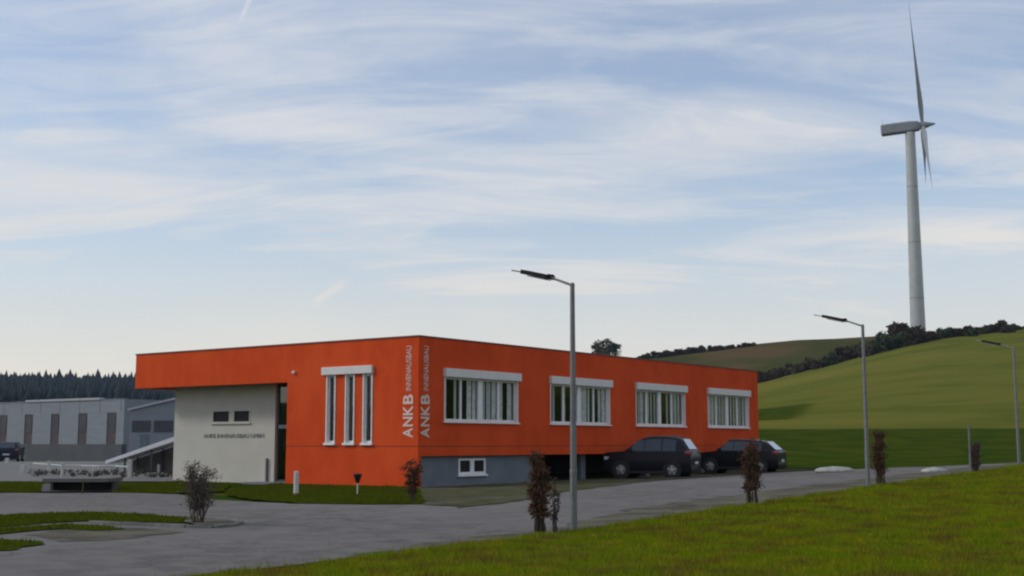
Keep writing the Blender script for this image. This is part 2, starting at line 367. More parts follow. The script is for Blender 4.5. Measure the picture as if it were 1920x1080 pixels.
def inside(poly, x, y):
    r = np.zeros(len(x), bool); n = len(poly)
    for i in range(n):
        x0, y0 = poly[i]; x1, y1 = poly[(i+1) % n]
        c = ((y0 > y) != (y1 > y)) & (x < (x1-x0)*(y-y0)/(y1-y0+1e-12)+x0); r ^= c
    return r
def sheet(name, poly, mt, lift, step=1.0, kind='structure', **k):
    poly = [(p[0], p[1]) for p in poly]; pts = []
    for i in range(len(poly)):
        a = Vector(poly[i]); b = Vector(poly[(i+1) % len(poly)]); n = max(1, int((b-a).length/step))
        for j in range(n): pts.append(a.lerp(b, j/n))
    ne = len(pts); xs = [p.x for p in pts]; ys = [p.y for p in pts]
    gx, gy = np.meshgrid(np.arange(min(xs), max(xs), step), np.arange(min(ys), max(ys), step)); gx = gx.ravel(); gy = gy.ravel()
    ok = inside(poly, gx, gy)
    allp = pts+[Vector((float(a), float(b))) for a, b in zip(gx[ok], gy[ok])]
    vs, es, fs, *_ = delaunay_2d_cdt(allp, [(i, (i+1) % ne) for i in range(ne)], [], 1, 1e-4)
    va = np.array([(v.x, v.y) for v in vs]); zz = gz(va[:, 0], va[:, 1])+lift
    o = npmesh(name, np.column_stack([va, zz]), np.array([list(f)[::-1] if False else list(f) for f in fs]), mt, kind=kind, **k)
    bm = bmesh.new(); bm.from_mesh(o.data); bmesh.ops.recalc_face_normals(bm, faces=bm.faces)
    if bm.faces and sum(f.normal.z for f in bm.faces) < 0: bmesh.ops.reverse_faces(bm, faces=bm.faces)
    bm.to_mesh(o.data); bm.free(); o.data.shade_smooth()
    return o
def jag(pts, amp, step=.5):
    res = []
    for i in range(len(pts)):
        a = Vector(pts[i][:2]); b = Vector(pts[(i+1) % len(pts)][:2]); n = max(1, int((b-a).length/step))
        for j in range(n):
            p = a.lerp(b, j/n); res.append((p.x+amp*noise.noise((p.x*1.3, p.y*1.3, 1)), p.y+amp*noise.noise((p.x*1.3, p.y*1.3, 9))))
    return res

far_edge = [P(u, v) for u, v in ((-60, 924), (0, 924), (110, 925), (230, 924), (335, 927), (400, 937), (545, 945), (640, 946), (790, 945), (870, 951), (960, 941), (1060, 921), (1160, 906), (1300, 897))]
far_edge += [B(17.5, 4.4), B(22, 4.8), B(22.5, 8.5), B(18.5, 11.3), B(21, 13.4), B(23, 16.2)]
near_edge = [B(16, 16.3), B(0, 16.3), B(-16, 16.3), B(-24, 16.3), B(-34, 16.3), B(-40, 18), B(-52, 14)]
road_poly = jag([(p.x, p.y) for p in far_edge+near_edge]+[(-40, 14), (-40, 40)], .12)
ta = MAT['asphalt'].node_tree; ba = ta.nodes['Principled BSDF']; sa_ = ba.inputs['Base Color'].links[0].from_socket      # fine cracks in the old asphalt
tca = ta.nodes.new('ShaderNodeTexCoord'); nza = ta.nodes.new('ShaderNodeTexNoise'); nza.inputs['Scale'].default_value = .8; nza.inputs['Detail'].default_value = 6
vm_ = ta.nodes.new('ShaderNodeMix'); vm_.data_type = 'VECTOR'; vm_.inputs[0].default_value = .35
vo = ta.nodes.new('ShaderNodeTexVoronoi'); vo.feature = 'DISTANCE_TO_EDGE'; vo.inputs['Scale'].default_value = .22
ta.links.new(tca.outputs['Object'], nza.inputs[0]); ta.links.new(tca.outputs['Object'], vm_.inputs[4]); 
sc1 = ta.nodes.new('ShaderNodeVectorMath'); sc1.operation = 'SCALE'; sc1.inputs['Scale'].default_value = 6; ta.links.new(nza.outputs['Color'], sc1.inputs[0]); 
ad1 = ta.nodes.new('ShaderNodeVectorMath'); ad1.operation = 'ADD'; ta.links.new(tca.outputs['Object'], ad1.inputs[0]); ta.links.new(sc1.outputs[0], ad1.inputs[1]); ta.links.new(ad1.outputs[0], vo.inputs[0])
ta.nodes.remove(vm_)
ra = ta.nodes.new('ShaderNodeMapRange'); ra.inputs[1].default_value = .002; ra.inputs[2].default_value = .012; ra.inputs[3].default_value = .45; ra.inputs[4].default_value = 0; ta.links.new(vo.outputs['Distance'], ra.inputs[0])
ma = ta.nodes.new('ShaderNodeMix'); ma.data_type = 'RGBA'; ta.links.new(ra.outputs[0], ma.inputs[0]); ta.links.new(sa_, ma.inputs[6]); ma.inputs[7].default_value = (.035, .034, .032, 1); ta.links.new(ma.outputs[2], ba.inputs['Base Color'])
sheet('road', road_poly, MAT['asphalt'], .006)
LAWN = [(B(30, 16.0).x, B(30, 16.0).y)]+[(B(s, q).x, B(s, q).y) for s, q in ((16, 16.0), (0, 16.05), (-14, 16.25), (-20, 16.5), (-28, 16.7), (-38, 16.9))]+[(-8, -2), (30, -2), (36, 30)]
lawn_poly = jag(LAWN, .3, .4)
sheet('lawn', lawn_poly, MAT['lawn_soil'], .03, .8)
sheet('gravel_verge', jag([B(s, q) for s, q in ((20, 16.4), (20, 14.6), (10, 13.9), (0, 13.7), (-9, 14.2), (-15, 15.6), (-20, 16.2), (-20, 16.6))], .5, .5), MAT['verge'], .016)
# gravel between street and house, and under the house
sheet('gravel_ground', jag([B(-.6, -.1), B(7, 0), B(26, 0), B(26, 3.6), B(17.5, 4.9), B(8, 5.0)]+[P(u, v) for u, v in ((1060, 923), (960, 943), (870, 953), (795, 947), (786, 925))], .3, .5), MAT['gravel'], .022)
sheet('gravel_floor', [B(-.5, -.2), B(26, -.2), B(26, -15), B(7, -15)], MAT['gravel'], .004)
# grass strips
def edge(*uv): return [P(u, v) for u, v in uv]
strips = [
    jag(edge((540, 909), (640, 912), (785, 915), (788, 926), (796, 946), (700, 947), (560, 945), (470, 938), (425, 930), (440, 917), (520, 908)), .15),
    jag(edge((-80, 905), (80, 905), (76, 924), (-80, 925)), .15),
    jag(edge((212, 912), (330, 904), (430, 909), (420, 922), (330, 926), (210, 924)), .15),
    jag(edge((-60, 974), (40, 966), (120, 963), (200, 963), (300, 968), (370, 974), (372, 983), (250, 980), (150, 979), (90, 982), (0, 990), (-60, 995)), .1, .4),
    jag(edge((-60, 998), (40, 989), (130, 985), (190, 988), (235, 994), (180, 997), (110, 993), (0, 1003), (-60, 1010)), .15, .4),
    jag(edge((-80, 1012), (30, 1012), (70, 1020), (30, 1033), (-80, 1038)), .35, .4),
]
for i, s_ in enumerate(strips): sheet('grass_strip', s_, MAT['strip_grass'], .024, .5)
sheet('gravel_patch', jag(edge((60, 1003), (130, 992), (290, 990), (330, 998), (250, 1010), (120, 1018)), .35, .4), MAT['verge'], .012)
sheet('soil_bed', jag(edge((352, 977), (395, 977), (432, 981), (425, 989), (370, 990), (345, 984)), .08, .3), MAT['verge'], .06)
sheet('yard_paving', edge((-300, 903), (330, 903), (345, 898))+[Vector((-16, 70, 0)), Vector((-22, 118, 0)), Vector((-75, 118, 0)), Vector((-40, 60, 0))], MAT['paving'], .012, 2)

def blades(name, poly, dens, hmin, hmax, w, mt, near=0, lift=0.0, **k):
    xs = np.array([p[0] for p in poly]); ys = np.array([p[1] for p in poly])
    n = int((xs.max()-xs.min())*(ys.max()-ys.min())*dens)
    x = rng.uniform(xs.min(), xs.max(), n); y = rng.uniform(ys.min(), ys.max(), n)
    ok = inside([(p[0], p[1]) for p in poly], x, y)
    ok &= (y > 12.5) & (x/np.maximum(y, 1) < .50) & (x/np.maximum(y, 1) > -.5)
    if near: ok &= rng.uniform(0, 1, n) < np.clip((near/np.maximum(y, 1))**1.5, .12, 1)
    x = x[ok]; y = y[ok]; n = len(x)
    clump = np.array([noise.noise((a*2.1, b*2.1, 3))*.7+noise.noise((a*.6, b*.6, 5))*.5 for a, b in zip(x, y)])*.5+.5
    z = gz(x, y)+lift; a = rng.uniform(0, 2*math.pi, n); h = rng.uniform(hmin, hmax, n)*np.clip(.1+1.8*clump, .25, 2.2)*np.where(rng.uniform(0, 1, n) < .012, 2.2, 1); ln = rng.uniform(.1, .75, n)*h; dirn = rng.uniform(0, 2*math.pi, n)
    ww = w*(1+.0*y)*np.clip(y/20, .8, 2)
    b0 = np.column_stack([x-np.cos(a)*ww/2, y-np.sin(a)*ww/2, z]); b1 = np.column_stack([x+np.cos(a)*ww/2, y+np.sin(a)*ww/2, z])
    tp = np.column_stack([x+np.cos(dirn)*ln, y+np.sin(dirn)*ln, z+h])
    V = np.stack([b0, b1, tp], 1).reshape(-1, 3); Fc = np.arange(3*n).reshape(-1, 3)
    return npmesh(name, V, Fc, mt, kind='stuff', **k)
blades('lawn_grass', lawn_poly, 1300, .035, .085, .011, MAT['blade_grass'], near=19, lift=.03, label='short mottled grass on the foreground lawn', cat='grass')
for s_ in strips: blades('strip_grass_blades', [(p[0], p[1]) for p in s_], 420, .02, .06, .025, MAT['strip_blade'], lift=.02, label='rough grass growing along the edges of the street', cat='grass')

# kerb stones round the traffic island tip
kr = [P(u, v) for u, v in ((170, 982), (230, 985), (290, 987), (350, 990), (400, 991), (435, 988), (450, 983), (436, 979), (400, 976))]
kerb = empty('kerb', (0, 0, 0), label='low grey kerb round the tip of the grass island', cat='kerb')
for i in range(len(kr)-1):
    a, b = kr[i], kr[i+1]; n = max(1, round((b-a).length/.5))
    for j in range(n):
        p = a.lerp(b, (j+.015)/n); q_ = a.lerp(b, (j+.985)/n); d = (q_-p); nn_ = Vector((-d.y, d.x, 0)).normalized()*.06
        zz = float(gz(p.x, p.y))
        MB().prism([(p-nn_).xy.to_3d()+Vector((0, 0, zz)), (q_-nn_).xy.to_3d()+Vector((0, 0, zz)), (q_+nn_).xy.to_3d()+Vector((0, 0, zz)), (p+nn_).xy.to_3d()+Vector((0, 0, zz))], (0, 0, .055+.012*random.random())).build('kerb_stone', MAT['kerb'], kerb)

# ------------------------------------------------------------------ the orange building
# local frames: right facade: s along street, outward q (NN).  left facade: t to the left, outward = -E1
EL = Vector((-.804, .594))
bld = empty('office_building', (CX, CY, 0), label='bright orange flat-roofed single-storey office building on a grey plinth', cat='building')
a_r = math.atan2(E1.y, E1.x)
def fr(o):  # frame of right facade: local x = along street, local y = inward (-NN)
    o.parent = bld; o.rotation_euler = (0, 0, a_r); return o
def bb(name, mt, boxes, bev=0, parent=None, **k):
    """boxes in building coords (s, inward, z): x = s along right facade, y = t inward (to the left)"""
    mb = MB()
    for a, b in boxes: mb.box(a, b, bev)
    o = mb.build(name, mt, **k)
    if parent is None: fr(o)
    else: o.parent = parent
    return o
TOP = 5.2; LOWZ = 1.09; JZ = 1.42; LEN = 26.8; WID = 15.63
# right facade: panels around windows ; thickness .35
WS = [(1.38, 5.78), (7.95, 12.37), (14.53, 18.97), (21.23, 25.65)]
WB, WT = 2.30, 4.14
G = .012
bb('wall_panel', MAT['orange'], [((0, 0, LOWZ), (LEN, .35, JZ-G))])
edges_ = [0]+[v for w in WS for v in w]+[LEN]
for i in range(0, len(edges_), 2):
    bb('wall_panel', MAT['orange'], [((edges_[i], 0, WB), (edges_[i+1], .35, WT))])
bb('wall_panel', MAT['orange'], [((0, 0, JZ+G), (LEN, .35, WB))]); bb('wall_panel', MAT['orange'], [((0, 0, WT), (LEN, .35, TOP))])
bb('joint_strip', MAT['coping'], [((.02, .02, JZ-G), (LEN-.02, .3, JZ+G))])
# left facade: t = local y; thickness .35 in local x
LW = [(2.13, 2.59), (3.00, 3.46), (3.95, 4.41)]
LB, LT = 1.52, 4.0
bb('wall_panel', MAT['orange'], [((0, .35, -.1), (.35, 6.48, JZ-G))]); bb('wall_panel', MAT['orange'], [((0, 0, -.1), (.16, .35, LOWZ))])
bb('joint_strip', MAT['coping'], [((.02, .35, JZ-G), (.3, 6.46, JZ+G))])
bb('wall_panel', MAT['orange'], [((0, .35, JZ+G), (.35, 6.48, LB))]); bb('wall_panel', MAT['orange'], [((0, .35, 4.28), (.35, 6.48, TOP))])
le = [.35]+[v for w in LW for v in w]+[6.48]
for i in range(0, len(le), 2): bb('wall_panel', MAT['orange'], [((0, le[i], LB), (.35, le[i+1], LT))])
bb('wall_panel', MAT['orange'], [((0, .35, LT), (.35, 2.13, 4.28))]); bb('wall_panel', MAT['orange'], [((0, 4.45, LT), (.35, 6.48, 4.28))])
# return wall of the orange block at the entrance, fascia, far walls, roof
bb('wall_panel', MAT['orange'], [((.35, 6.13, -.1), (1.6, 6.48, TOP-.1))])
bb('fascia', MAT['orange'], [((0, 6.48, 3.80), (.35, WID, TOP))]); bb('fascia', MAT['orange'], [((.35, WID-.35, 3.80), (LEN, WID, TOP))])
bb('wall_panel', MAT['orange'], [((LEN-.35, .35, LOWZ), (LEN, WID-.35, TOP))])
bb('roof', MAT['soffit'], [((.35, .35, 4.85), (LEN-.35, WID-.35, 5.0))])
bb('soffit', MAT['soffit'], [((.35, 6.48, 3.86), (LEN-.36, WID-.35, 3.95))])
for a, b in (((-.03, -.03, TOP), (LEN+.03, .38, TOP+.05)), ((-.03, .38, TOP), (.38, WID+.03, TOP+.05)), ((.38, WID-.38, TOP), (LEN+.03, WID+.03, TOP+.05)), ((LEN-.38, .38, TOP), (LEN+.03, WID-.38, TOP+.05))):
    bb('coping', MAT['coping'], [(a, b)])
# floor slab, interior partition
bb('floor_slab', MAT['floor'], [((.35, .35, LOWZ), (LEN-.35, 6.12, LOWZ+.25)), ((2.0, 6.12, LOWZ), (LEN-.35, 13.9, LOWZ+.25))])
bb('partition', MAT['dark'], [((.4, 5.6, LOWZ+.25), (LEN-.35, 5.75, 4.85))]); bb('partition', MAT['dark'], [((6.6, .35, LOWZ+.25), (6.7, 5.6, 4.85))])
# plinth with basement window, pillars and back wall of the undercroft
PW = (2.44, 4.02, .40, .98)
bb('plinth_wall', MAT['plinth'], [((.16, .20, -.15), (PW[0], .4, LOWZ)), ((PW[1], .20, -.15), (7.0, .4, LOWZ)), ((PW[0], .20, -.15), (PW[1], .4, PW[2])), ((PW[0], .20, PW[3]), (PW[1], .4, LOWZ))])
bb('plinth_wall', MAT['plinth'], [((6.8, .4, -.15), (7.0, 9, LOWZ))])
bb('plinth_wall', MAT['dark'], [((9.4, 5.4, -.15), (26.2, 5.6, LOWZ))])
for s0 in (10.9, 16.2, 21.4, 26.2): bb('pillar', MAT['plinth'], [((s0, .5, -.15), (s0+.35, .85, LOWZ))], .02)
def winbox(a, b): return (a, b)
# basement window
bw = bb('basement_window', MAT['white'], [((PW[0], .17, PW[2]), (PW[1], .25, PW[2]+.10)), ((PW[0], .17, PW[3]-.07), (PW[1], .25, PW[3])), ((PW[0], .17, PW[2]+.10), (PW[0]+.08, .25, PW[3]-.07)), ((PW[1]-.08, .17, PW[2]+.10), (PW[1], .25, PW[3]-.07)), ((3.12, .17, PW[2]+.10), (3.34, .25, PW[3]-.07))], .006)
for a, b in ((PW[0]+.08, 3.12), (3.34, PW[1]-.08)): bb('pane', MAT['black_pane'], [((a, .215, PW[2]+.10), (b, .225, PW[3]-.07))], parent=bw)
bb('sill', MAT['white'], [((PW[0]-.06, .10, PW[2]-.06), (PW[1]+.06, .20, PW[2]-.002))], .008, parent=bw)
# four wide windows of the street side
def office_window(w, seed):
    s0, s1 = w; rr = random.Random(seed); f = .07
    mid = (s0+s1)/2; y0, y1 = .10, .17
    fr_ = [((s0, y0, WB), (s1, y1, WB+.09)), ((s0, y0, WT-.34), (s1, y1, WT-.26)), ((s0, y0, WB+.09), (s0+f, y1, WT-.34)), ((s1-f, y0, WB+.09), (s1, y1, WT-.34)), ((mid-.12, y0-.02, WB+.09), (mid+.12, y1, WT-.34))]
    q1 = (s0+f+mid-.12)/2; q2 = (mid+.12+s1-f)/2
    for q in (q1, q2): fr_.append(((q-.045, y0, WB+.09), (q+.045, y1, WT-.34)))
    win = bb('window', MAT['white'], fr_)
    for a, b in ((s0+f, q1-.045), (q1+.045, mid-.12), (mid+.12, q2-.045), (q2+.045, s1-f)):
        bb('pane', MAT['pane'], [((a, .13, WB+.09), (b, .138, WT-.34))], parent=win)
        n = 2; wd = (b-a)
        for k in range(3):
            c = a+wd*(k+.5)/3+rr.uniform(-.05, .05); h = rr.choice((.14, .20, .26))/2
            if rr.random() < .16: continue
            c = max(a+h, min(b-h, c))
            bb('blind_slat', MAT['blind_light'] if rr.random() < .45 else MAT['blind'], [((c-h, .175+.012*k, WB+.04), (c+h, .183+.012*k, WT-.2))], parent=win)
    bb('sill', MAT['white'], [((s0-.05, -.09, WB-.055), (s1+.05, .10, WB-.004))], .008, parent=win)
    bb('shutter_box', MAT['alu'], [((s0-.05, -.13, WT-.27), (s1+.10, .12, WT+.03))], .012, parent=win)
    for x in (s0, s1-.04): bb('guide_rail', MAT['white'], [((x, -.03, WB-.002), (x+.04, .098, WT-.272))], parent=win)
    bb('reveal', MAT['white'], [((s0+.001, .17, WB+.001), (s1-.001, .35, WB+.03))], parent=win)
for i, w in enumerate(WS): office_window(w, 30+i)
# three slit windows on the entrance side
for i, (a, b) in enumerate(LW):
    f = .06
    win = bb('slit_window', MAT['white'], [((.10, a, LB), (.17, b, LB+.10)), ((.10, a, LT-.08), (.17, b, LT)), ((.10, a, LB+.10), (.17, a+f, LT-.08)), ((.10, b-f, LB+.10), (.17, b, LT-.08))])
    bb('pane', MAT['door_glass'], [((.13, a+f, LB+.10), (.138, b-f, LT-.08))], parent=win)
    bb('sill', MAT['white'], [((-.10, a-.05, LB-.06), (.10, b+.05, LB+.02))], .01, parent=win)
    for y in (a, b-.045): bb('guide_rail', MAT['white'], [((-.035, y, LB+.022), (.098, y+.045, LT-.002))], parent=win)
bb('shutter_box', MAT['alu'], [((-.12, 2.10, LT), (.3, 4.60, 4.28))], .012)
# cream entrance wall
RC = 1.2
EW = (9.83, 12.1, 2.34, 2.86)
bb('entrance_wall', MAT['cream'], [((RC, 8.4, -.1), (RC+.3, EW[0], 3.86)), ((RC, EW[1], -.1), (RC+.3, 14.5, 3.86)), ((RC, EW[0], -.1), (RC+.3, EW[1], EW[2])), ((RC, EW[0], EW[3]), (RC+.3, EW[1], 3.86))])
bb('entrance_wall', MAT['cream'], [((RC+.3, 14.2, -.1), (24, 14.5, 3.86))])
ew = bb('entrance_window', MAT['cream'], [((RC-.02, EW[0], EW[2]), (RC+.06, EW[1], EW[2]+.05)), ((RC-.02, EW[0], EW[3]-.05), (RC+.06, EW[1], EW[3])), ((RC-.02, EW[0], EW[2]+.05), (RC+.06, EW[0]+.05, EW[3]-.05)), ((RC-.02, EW[1]-.05, EW[2]+.05), (RC+.06, EW[1], EW[3]-.05)), ((RC-.02, 10.78, EW[2]+.05), (RC+.06, 11.08, EW[3]-.05))])
for a, b in ((EW[0]+.05, 10.78), (11.08, EW[1]-.05)): bb('pane', MAT['black_pane'], [((RC+.03, a, EW[2]+.05), (RC+.04, b, EW[3]-.05))], parent=ew)
bb('sill', MAT['cream'], [((RC-.07, EW[0]-.05, EW[2]-.05), (RC-.0, EW[1]+.05, EW[2]))], .005, parent=ew)
# glass door between
dr = bb('entrance_door', MAT['frame_dark'], [((RC+.1, 6.50, 2.12), (RC+.18, 8.38, 2.22)), ((RC+.1, 6.50, 3.75), (RC+.18, 8.38, 3.84)), ((RC+.1, 6.50, 0.02), (RC+.18, 8.38, .12)), ((RC+.1, 6.50, .12), (RC+.18, 6.58, 3.75)), ((RC+.1, 8.30, .12), (RC+.18, 8.38, 3.75)), ((RC+.1, 7.42, .12), (RC+.18, 7.50, 3.75))])
bb('pane', MAT['door_glass'], [((RC+.13, 6.58, .12), (RC+.14, 7.42, 3.75))], parent=dr); bb('pane', MAT['door_glass'], [((RC+.13, 7.50, .12), (RC+.14, 8.30, 3.75))], parent=dr)
bb('transom_panel', MAT['plinth'], [((RC+.095, 7.50, 2.10), (RC+.125, 8.30, 2.24))], parent=dr)
bb('door_handle', MAT['steel'], [((RC+.02, 7.6, .9), (RC+.05, 7.63, 1.4))], parent=dr)
bb('entrance_step', MAT['concrete'], [((.3, 6.5, -.05), (RC+.1, 9.2, .04))], .01)
bb('entrance_post', MAT['steel'], [((RC-.10, 8.72, .0), (RC-.02, 8.80, .95))], .02)  # slim dark post standing before the cream wall
lt = MB().ball((-.06, 6.1, 4.15), .07, 2).box((-.05, 6.07, 4.12), (0, 6.13, 4.18)).build('security_light', MAT['white'], smooth=True); fr(lt)
# lettering
def text(body, size, mt, name, bold=0, space=1.0, w=None, sx=1):
    cu = bpy.data.curves.new(name, 'FONT'); cu.body = body; cu.size = size; cu.extrude = .008; cu.offset = bold; cu.space_character = space; cu.align_x = 'LEFT'
    o = bpy.data.objects.new(name, cu); C.objects.link(o)
    dg = bpy.context.evaluated_depsgraph_get(); me = bpy.data.meshes.new_from_object(o.evaluated_get(dg)); bpy.data.objects.remove(o); me.materials.clear(); me.materials.append(mt)
    co = np.zeros(len(me.vertices)*3, np.float32); me.vertices.foreach_get('co', co); co = co.reshape(-1, 3); co[:, 0] -= co[:, 0].min()
    if w: co[:, 0] *= w/co[:, 0].max()
    me.vertices.foreach_set('co', co.ravel()); me.update()
    o = bpy.data.objects.new(name, me); C.objects.link(o); return o
def place(o, org, xd, yd):
    """org in building coords; xd reading direction, yd letter-up direction"""
    xd = Vector(xd); yd = Vector(yd); zd = xd.cross(yd)
    m_ = Matrix((xd, yd, zd)).transposed().to_4x4(); m_.translation = Vector(org)
    o.parent = bld; o.matrix_local = Matrix.Rotation(a_r, 4, 'Z') @ m_
# left facade: reading upward, letter tops point to the left; right facade: letter tops point to the corner
for k_, ch in enumerate('ANKB'):
    place(text(ch, .62, MAT['letter'], 'letter', .012, 1.0, .33), (-.010, .25, 1.72+.385*k_), (0, 0, 1), (0, 1, 0))
    place(text(ch, .62, MAT['letter'], 'letter', .012, 1.0, .33), (.56, -.010, 1.72+.385*k_), (0, 0, 1), (-1, 0, 0))
for org, yd in (((-.010, .33, 3.34), (0, 1, 0)), ((.50, -.010, 3.34), (-1, 0, 0))):
    o_ = text('INNENAUSBAU', .34, MAT['letter'], 'lettering', 0, 1.0, 1.55); o_['kind'] = 'stuff'; place(o_, org, (0, 0, 1), yd)
o_ = text('ANKB INNENAUSBAU GMBH', .24, MAT['letter_grey'], 'lettering', 0, 1.0, 3.6); o_['kind'] = 'stuff'
place(o_, (RC-.012, 12.6, 1.74), (0, -1, 0), (0, 0, 1))

# ------------------------------------------------------------------ street lamps
def lampline(u, q=16.15):
    """point of the line of lamps, q metres out from the facade line, in azimuth u"""
    k_ = (u-960)/F; ax, ay = CX+NN.x*q, CY+NN.y*q; s = (k_*ay-ax)/(E1.x-k_*E1.y); return B(s, q)
def street_lamp():
    r = empty('street_lamp', (0, 0, 0))
    MB().cyl((0, 0, -.3), (0, 0, 1.0), .062, .060, 14).cyl((0, 0, 1.0), (0, 0, 4.24), .055, .040, 14).build('pole', MAT['steel'], r, True)
    MB().cyl((0, 0, 1.0), (0, 0, 1.05), .066, .058, 14).build('collar', MAT['steel'], r, True)
    MB().box((-.025, -.062, .55), (.025, -.052, .85), .003).build('access_door', MAT['steel'], r)
    MB().cyl((.02, 0, 4.21), (-.52, 0, 4.41), .024, .020, 10).ball((0, 0, 4.225), .045, 2).build('arm', MAT['steel'], r, True)
    h = MB()
    h.prism([(-.48, -.10, 4.365), (-.48, .10, 4.365), (-.48, .08, 4.455), (-.48, -.08, 4.455)], (-.02, 0, 0))
    h.prism([(-.50, -.12, 4.36), (-1.12, -.11, 4.515), (-1.12, .11, 4.515), (-.50, .12, 4.36)], (0.012, 0, .075))
    hd = h.build('lamp_head', MAT['lamp_dark'], r)
    MB().prism([(-.56, -.09, 4.368), (-.98, -.085, 4.472), (-.98, .085, 4.472), (-.56, .09, 4.368)], (-.003, 0, -.014)).build('lens', MAT['lens'], hd)
    MB().prism([(-1.12, -.09, 4.535), (-1.38, -.06, 4.59), (-1.38, .06, 4.59), (-1.12, .09, 4.535)], (.006, 0, .025)).build('cap', MAT['steel'], r)
    return r
L1 = street_lamp()
lamps = [(1074, 16.2, 'tall grey street lamp nearest the camera, standing in front of the orange building'), (1620, 16.2, 'grey street lamp on the lawn edge right of the orange building, second from the camera'), (1902, 16.0, 'farthest grey street lamp, at the right edge against the meadow')]
for i, (u_, q, lb) in enumerate(lamps):
    o = L1 if i == 0 else copy_tree(L1)
    p = lampline(u_, q); o.location = (p.x, p.y, float(gz(p.x, p.y))); o.rotation_euler = (0, 0, math.atan2(-.594, .804)-.10)
    tag(o, lb, 'street lamp', 'street lamps along the lawn edge')

# ------------------------------------------------------------------ shrubs
def leaves(pts, size, rr, flat=0):
    V = []; Fc = []
    for p in pts:
        a = Vector((rr.gauss(0, 1), rr.gauss(0, 1), rr.gauss(0, 1)*.8)).normalized(); b = a.orthogonal().normalized(); c = a.cross(b)
        s = size*rr.uniform(.6, 1.4); k = len(V)
        V += [p+b*s, p+c*s*.6, p-b*s*.9, p-c*s*.6]; Fc.append((k, k+1, k+2, k+3))
    return np.array([tuple(v) for v in V]), np.array(Fc)
def shrub(name, base, h, rad_, mt_stem, mt_leaf, nst, nleaf, lsize, seed, stemr=.012, topheavy=.4, spread=1.0, **k):
    rr = random.Random(seed); r = empty(name, base, **k); mb = MB(); tips = []
    for i in range(nst):
        a = rr.uniform(0, 6.28); rb = rad_*(.8 if spread < 1 else .3)*rr.random()**.5; p = Vector((rb*math.cos(a), rb*math.sin(a), -.1)); a2 = a+rr.gauss(0, .5)
        hh = h*rr.uniform(.7, 1.0); e = Vector((rad_*spread*rr.uniform(.3, 1)*math.cos(a2), rad_*spread*rr.uniform(.3, 1)*math.sin(a2), hh)); prev = p
        for j in range(1, 6):
            f_ = j/5; c = p.lerp(e, f_)+Vector((rr.gauss(0, .02), rr.gauss(0, .02), 0)); mb.cyl(prev, c, stemr*(1.1-.75*(j-1)/5), stemr*(1.1-.75*j/5), 5, False)
            if j >= 2:
                for _ in range(3):
                    d = Vector((rr.gauss(0, 1), rr.gauss(0, 1), rr.uniform(.3, 1.5))).normalized()*(h*.04+rad_*.5)*rr.uniform(.4, 1.1); mb.cyl(c, c+d, stemr*.4, stemr*.15, 4, False); tips.append(c+d*rr.uniform(.4, 1)); tips.append(c+d)
            prev = c
    mb.build('stems', mt_stem, r)
    pts = []
    for i in range(nleaf):
        t_ = rr.choice(tips)
        if t_.z < h*topheavy and rr.random() < .8: t_ = rr.choice(tips)
        pts.append(t_+Vector((rr.gauss(0, 1), rr.gauss(0, 1), rr.gauss(0, 1)))*h*.035)
    if pts:
        V, Fc = leaves(pts, lsize, rr); npmesh('foliage', V, Fc, mt_leaf, r)
    return r
g_ = 'young shrubs planted along the lawn edge'
sp_ = [(1012, 1004, 1.28, .14, 'two-stemmed rusty brown shrub nearest the camera, beside the tall street lamp'), (1404, 951, 1.36, .15, 'rusty brown shrub standing in front of the far parked car'), (1643, 912, 1.38, .14, 'rusty brown shrub directly right of the second street lamp'), (1820, 886, .92, .15, 'small faded shrub beside a thin stake near the end of the street')]
for i, (u, v, h, rd, lb) in enumerate(sp_):
    p = lampline(u); p.z = float(gz(p.x, p.y))
    shrub('shrub', p, h, rd, MAT['bark'], MAT['leaf_rust'] if i < 3 else MAT['leaf_brown'], 14, 2600, .026, 11+i, .018, .12, spread=.7, label=lb, cat='shrub', group=g_)
    for _ in range(1):
        # lower thicket of dark twigs hugging the stems
        pass
p = lampline(1040); p.z = float(gz(p.x, p.y)); shrub('shrub', p, .88, .07, MAT['bark'], MAT['leaf_brown'], 5, 260, .024, 31, .014, .1, label='short dark shrub stem just left of the nearest lamp post', cat='shrub', group=g_)
p = P(374, 985); shrub('shrub', (p.x, p.y, p.z+.05), 1.0, .33, MAT['bark_grey'], MAT['leaf_brown'], 26, 2600, .020, 5, .012, .3, label='bushy half-bare grey-brown shrub at the tip of the grass island', cat='shrub')
p = P(773, 941); shrub('shrub', p, .98, .22, MAT['bark'], MAT['leaf_rust'], 11, 1500, .026, 6, .014, .35, label='small reddish shrub in front of the orange corner', cat='shrub')
# thin stake next to the farthest shrub
p = lampline(1811); MB().cyl((p.x, p.y, float(gz(p.x, p.y))-.2), (p.x, p.y, float(gz(p.x, p.y))+1.55), .035, .03, 8).build('stake', MAT['steel'], None, True, label='thin grey post beside the small faded shrub', cat='post')
for du, hh in ((-8, .85), (10, .8)):
    pass

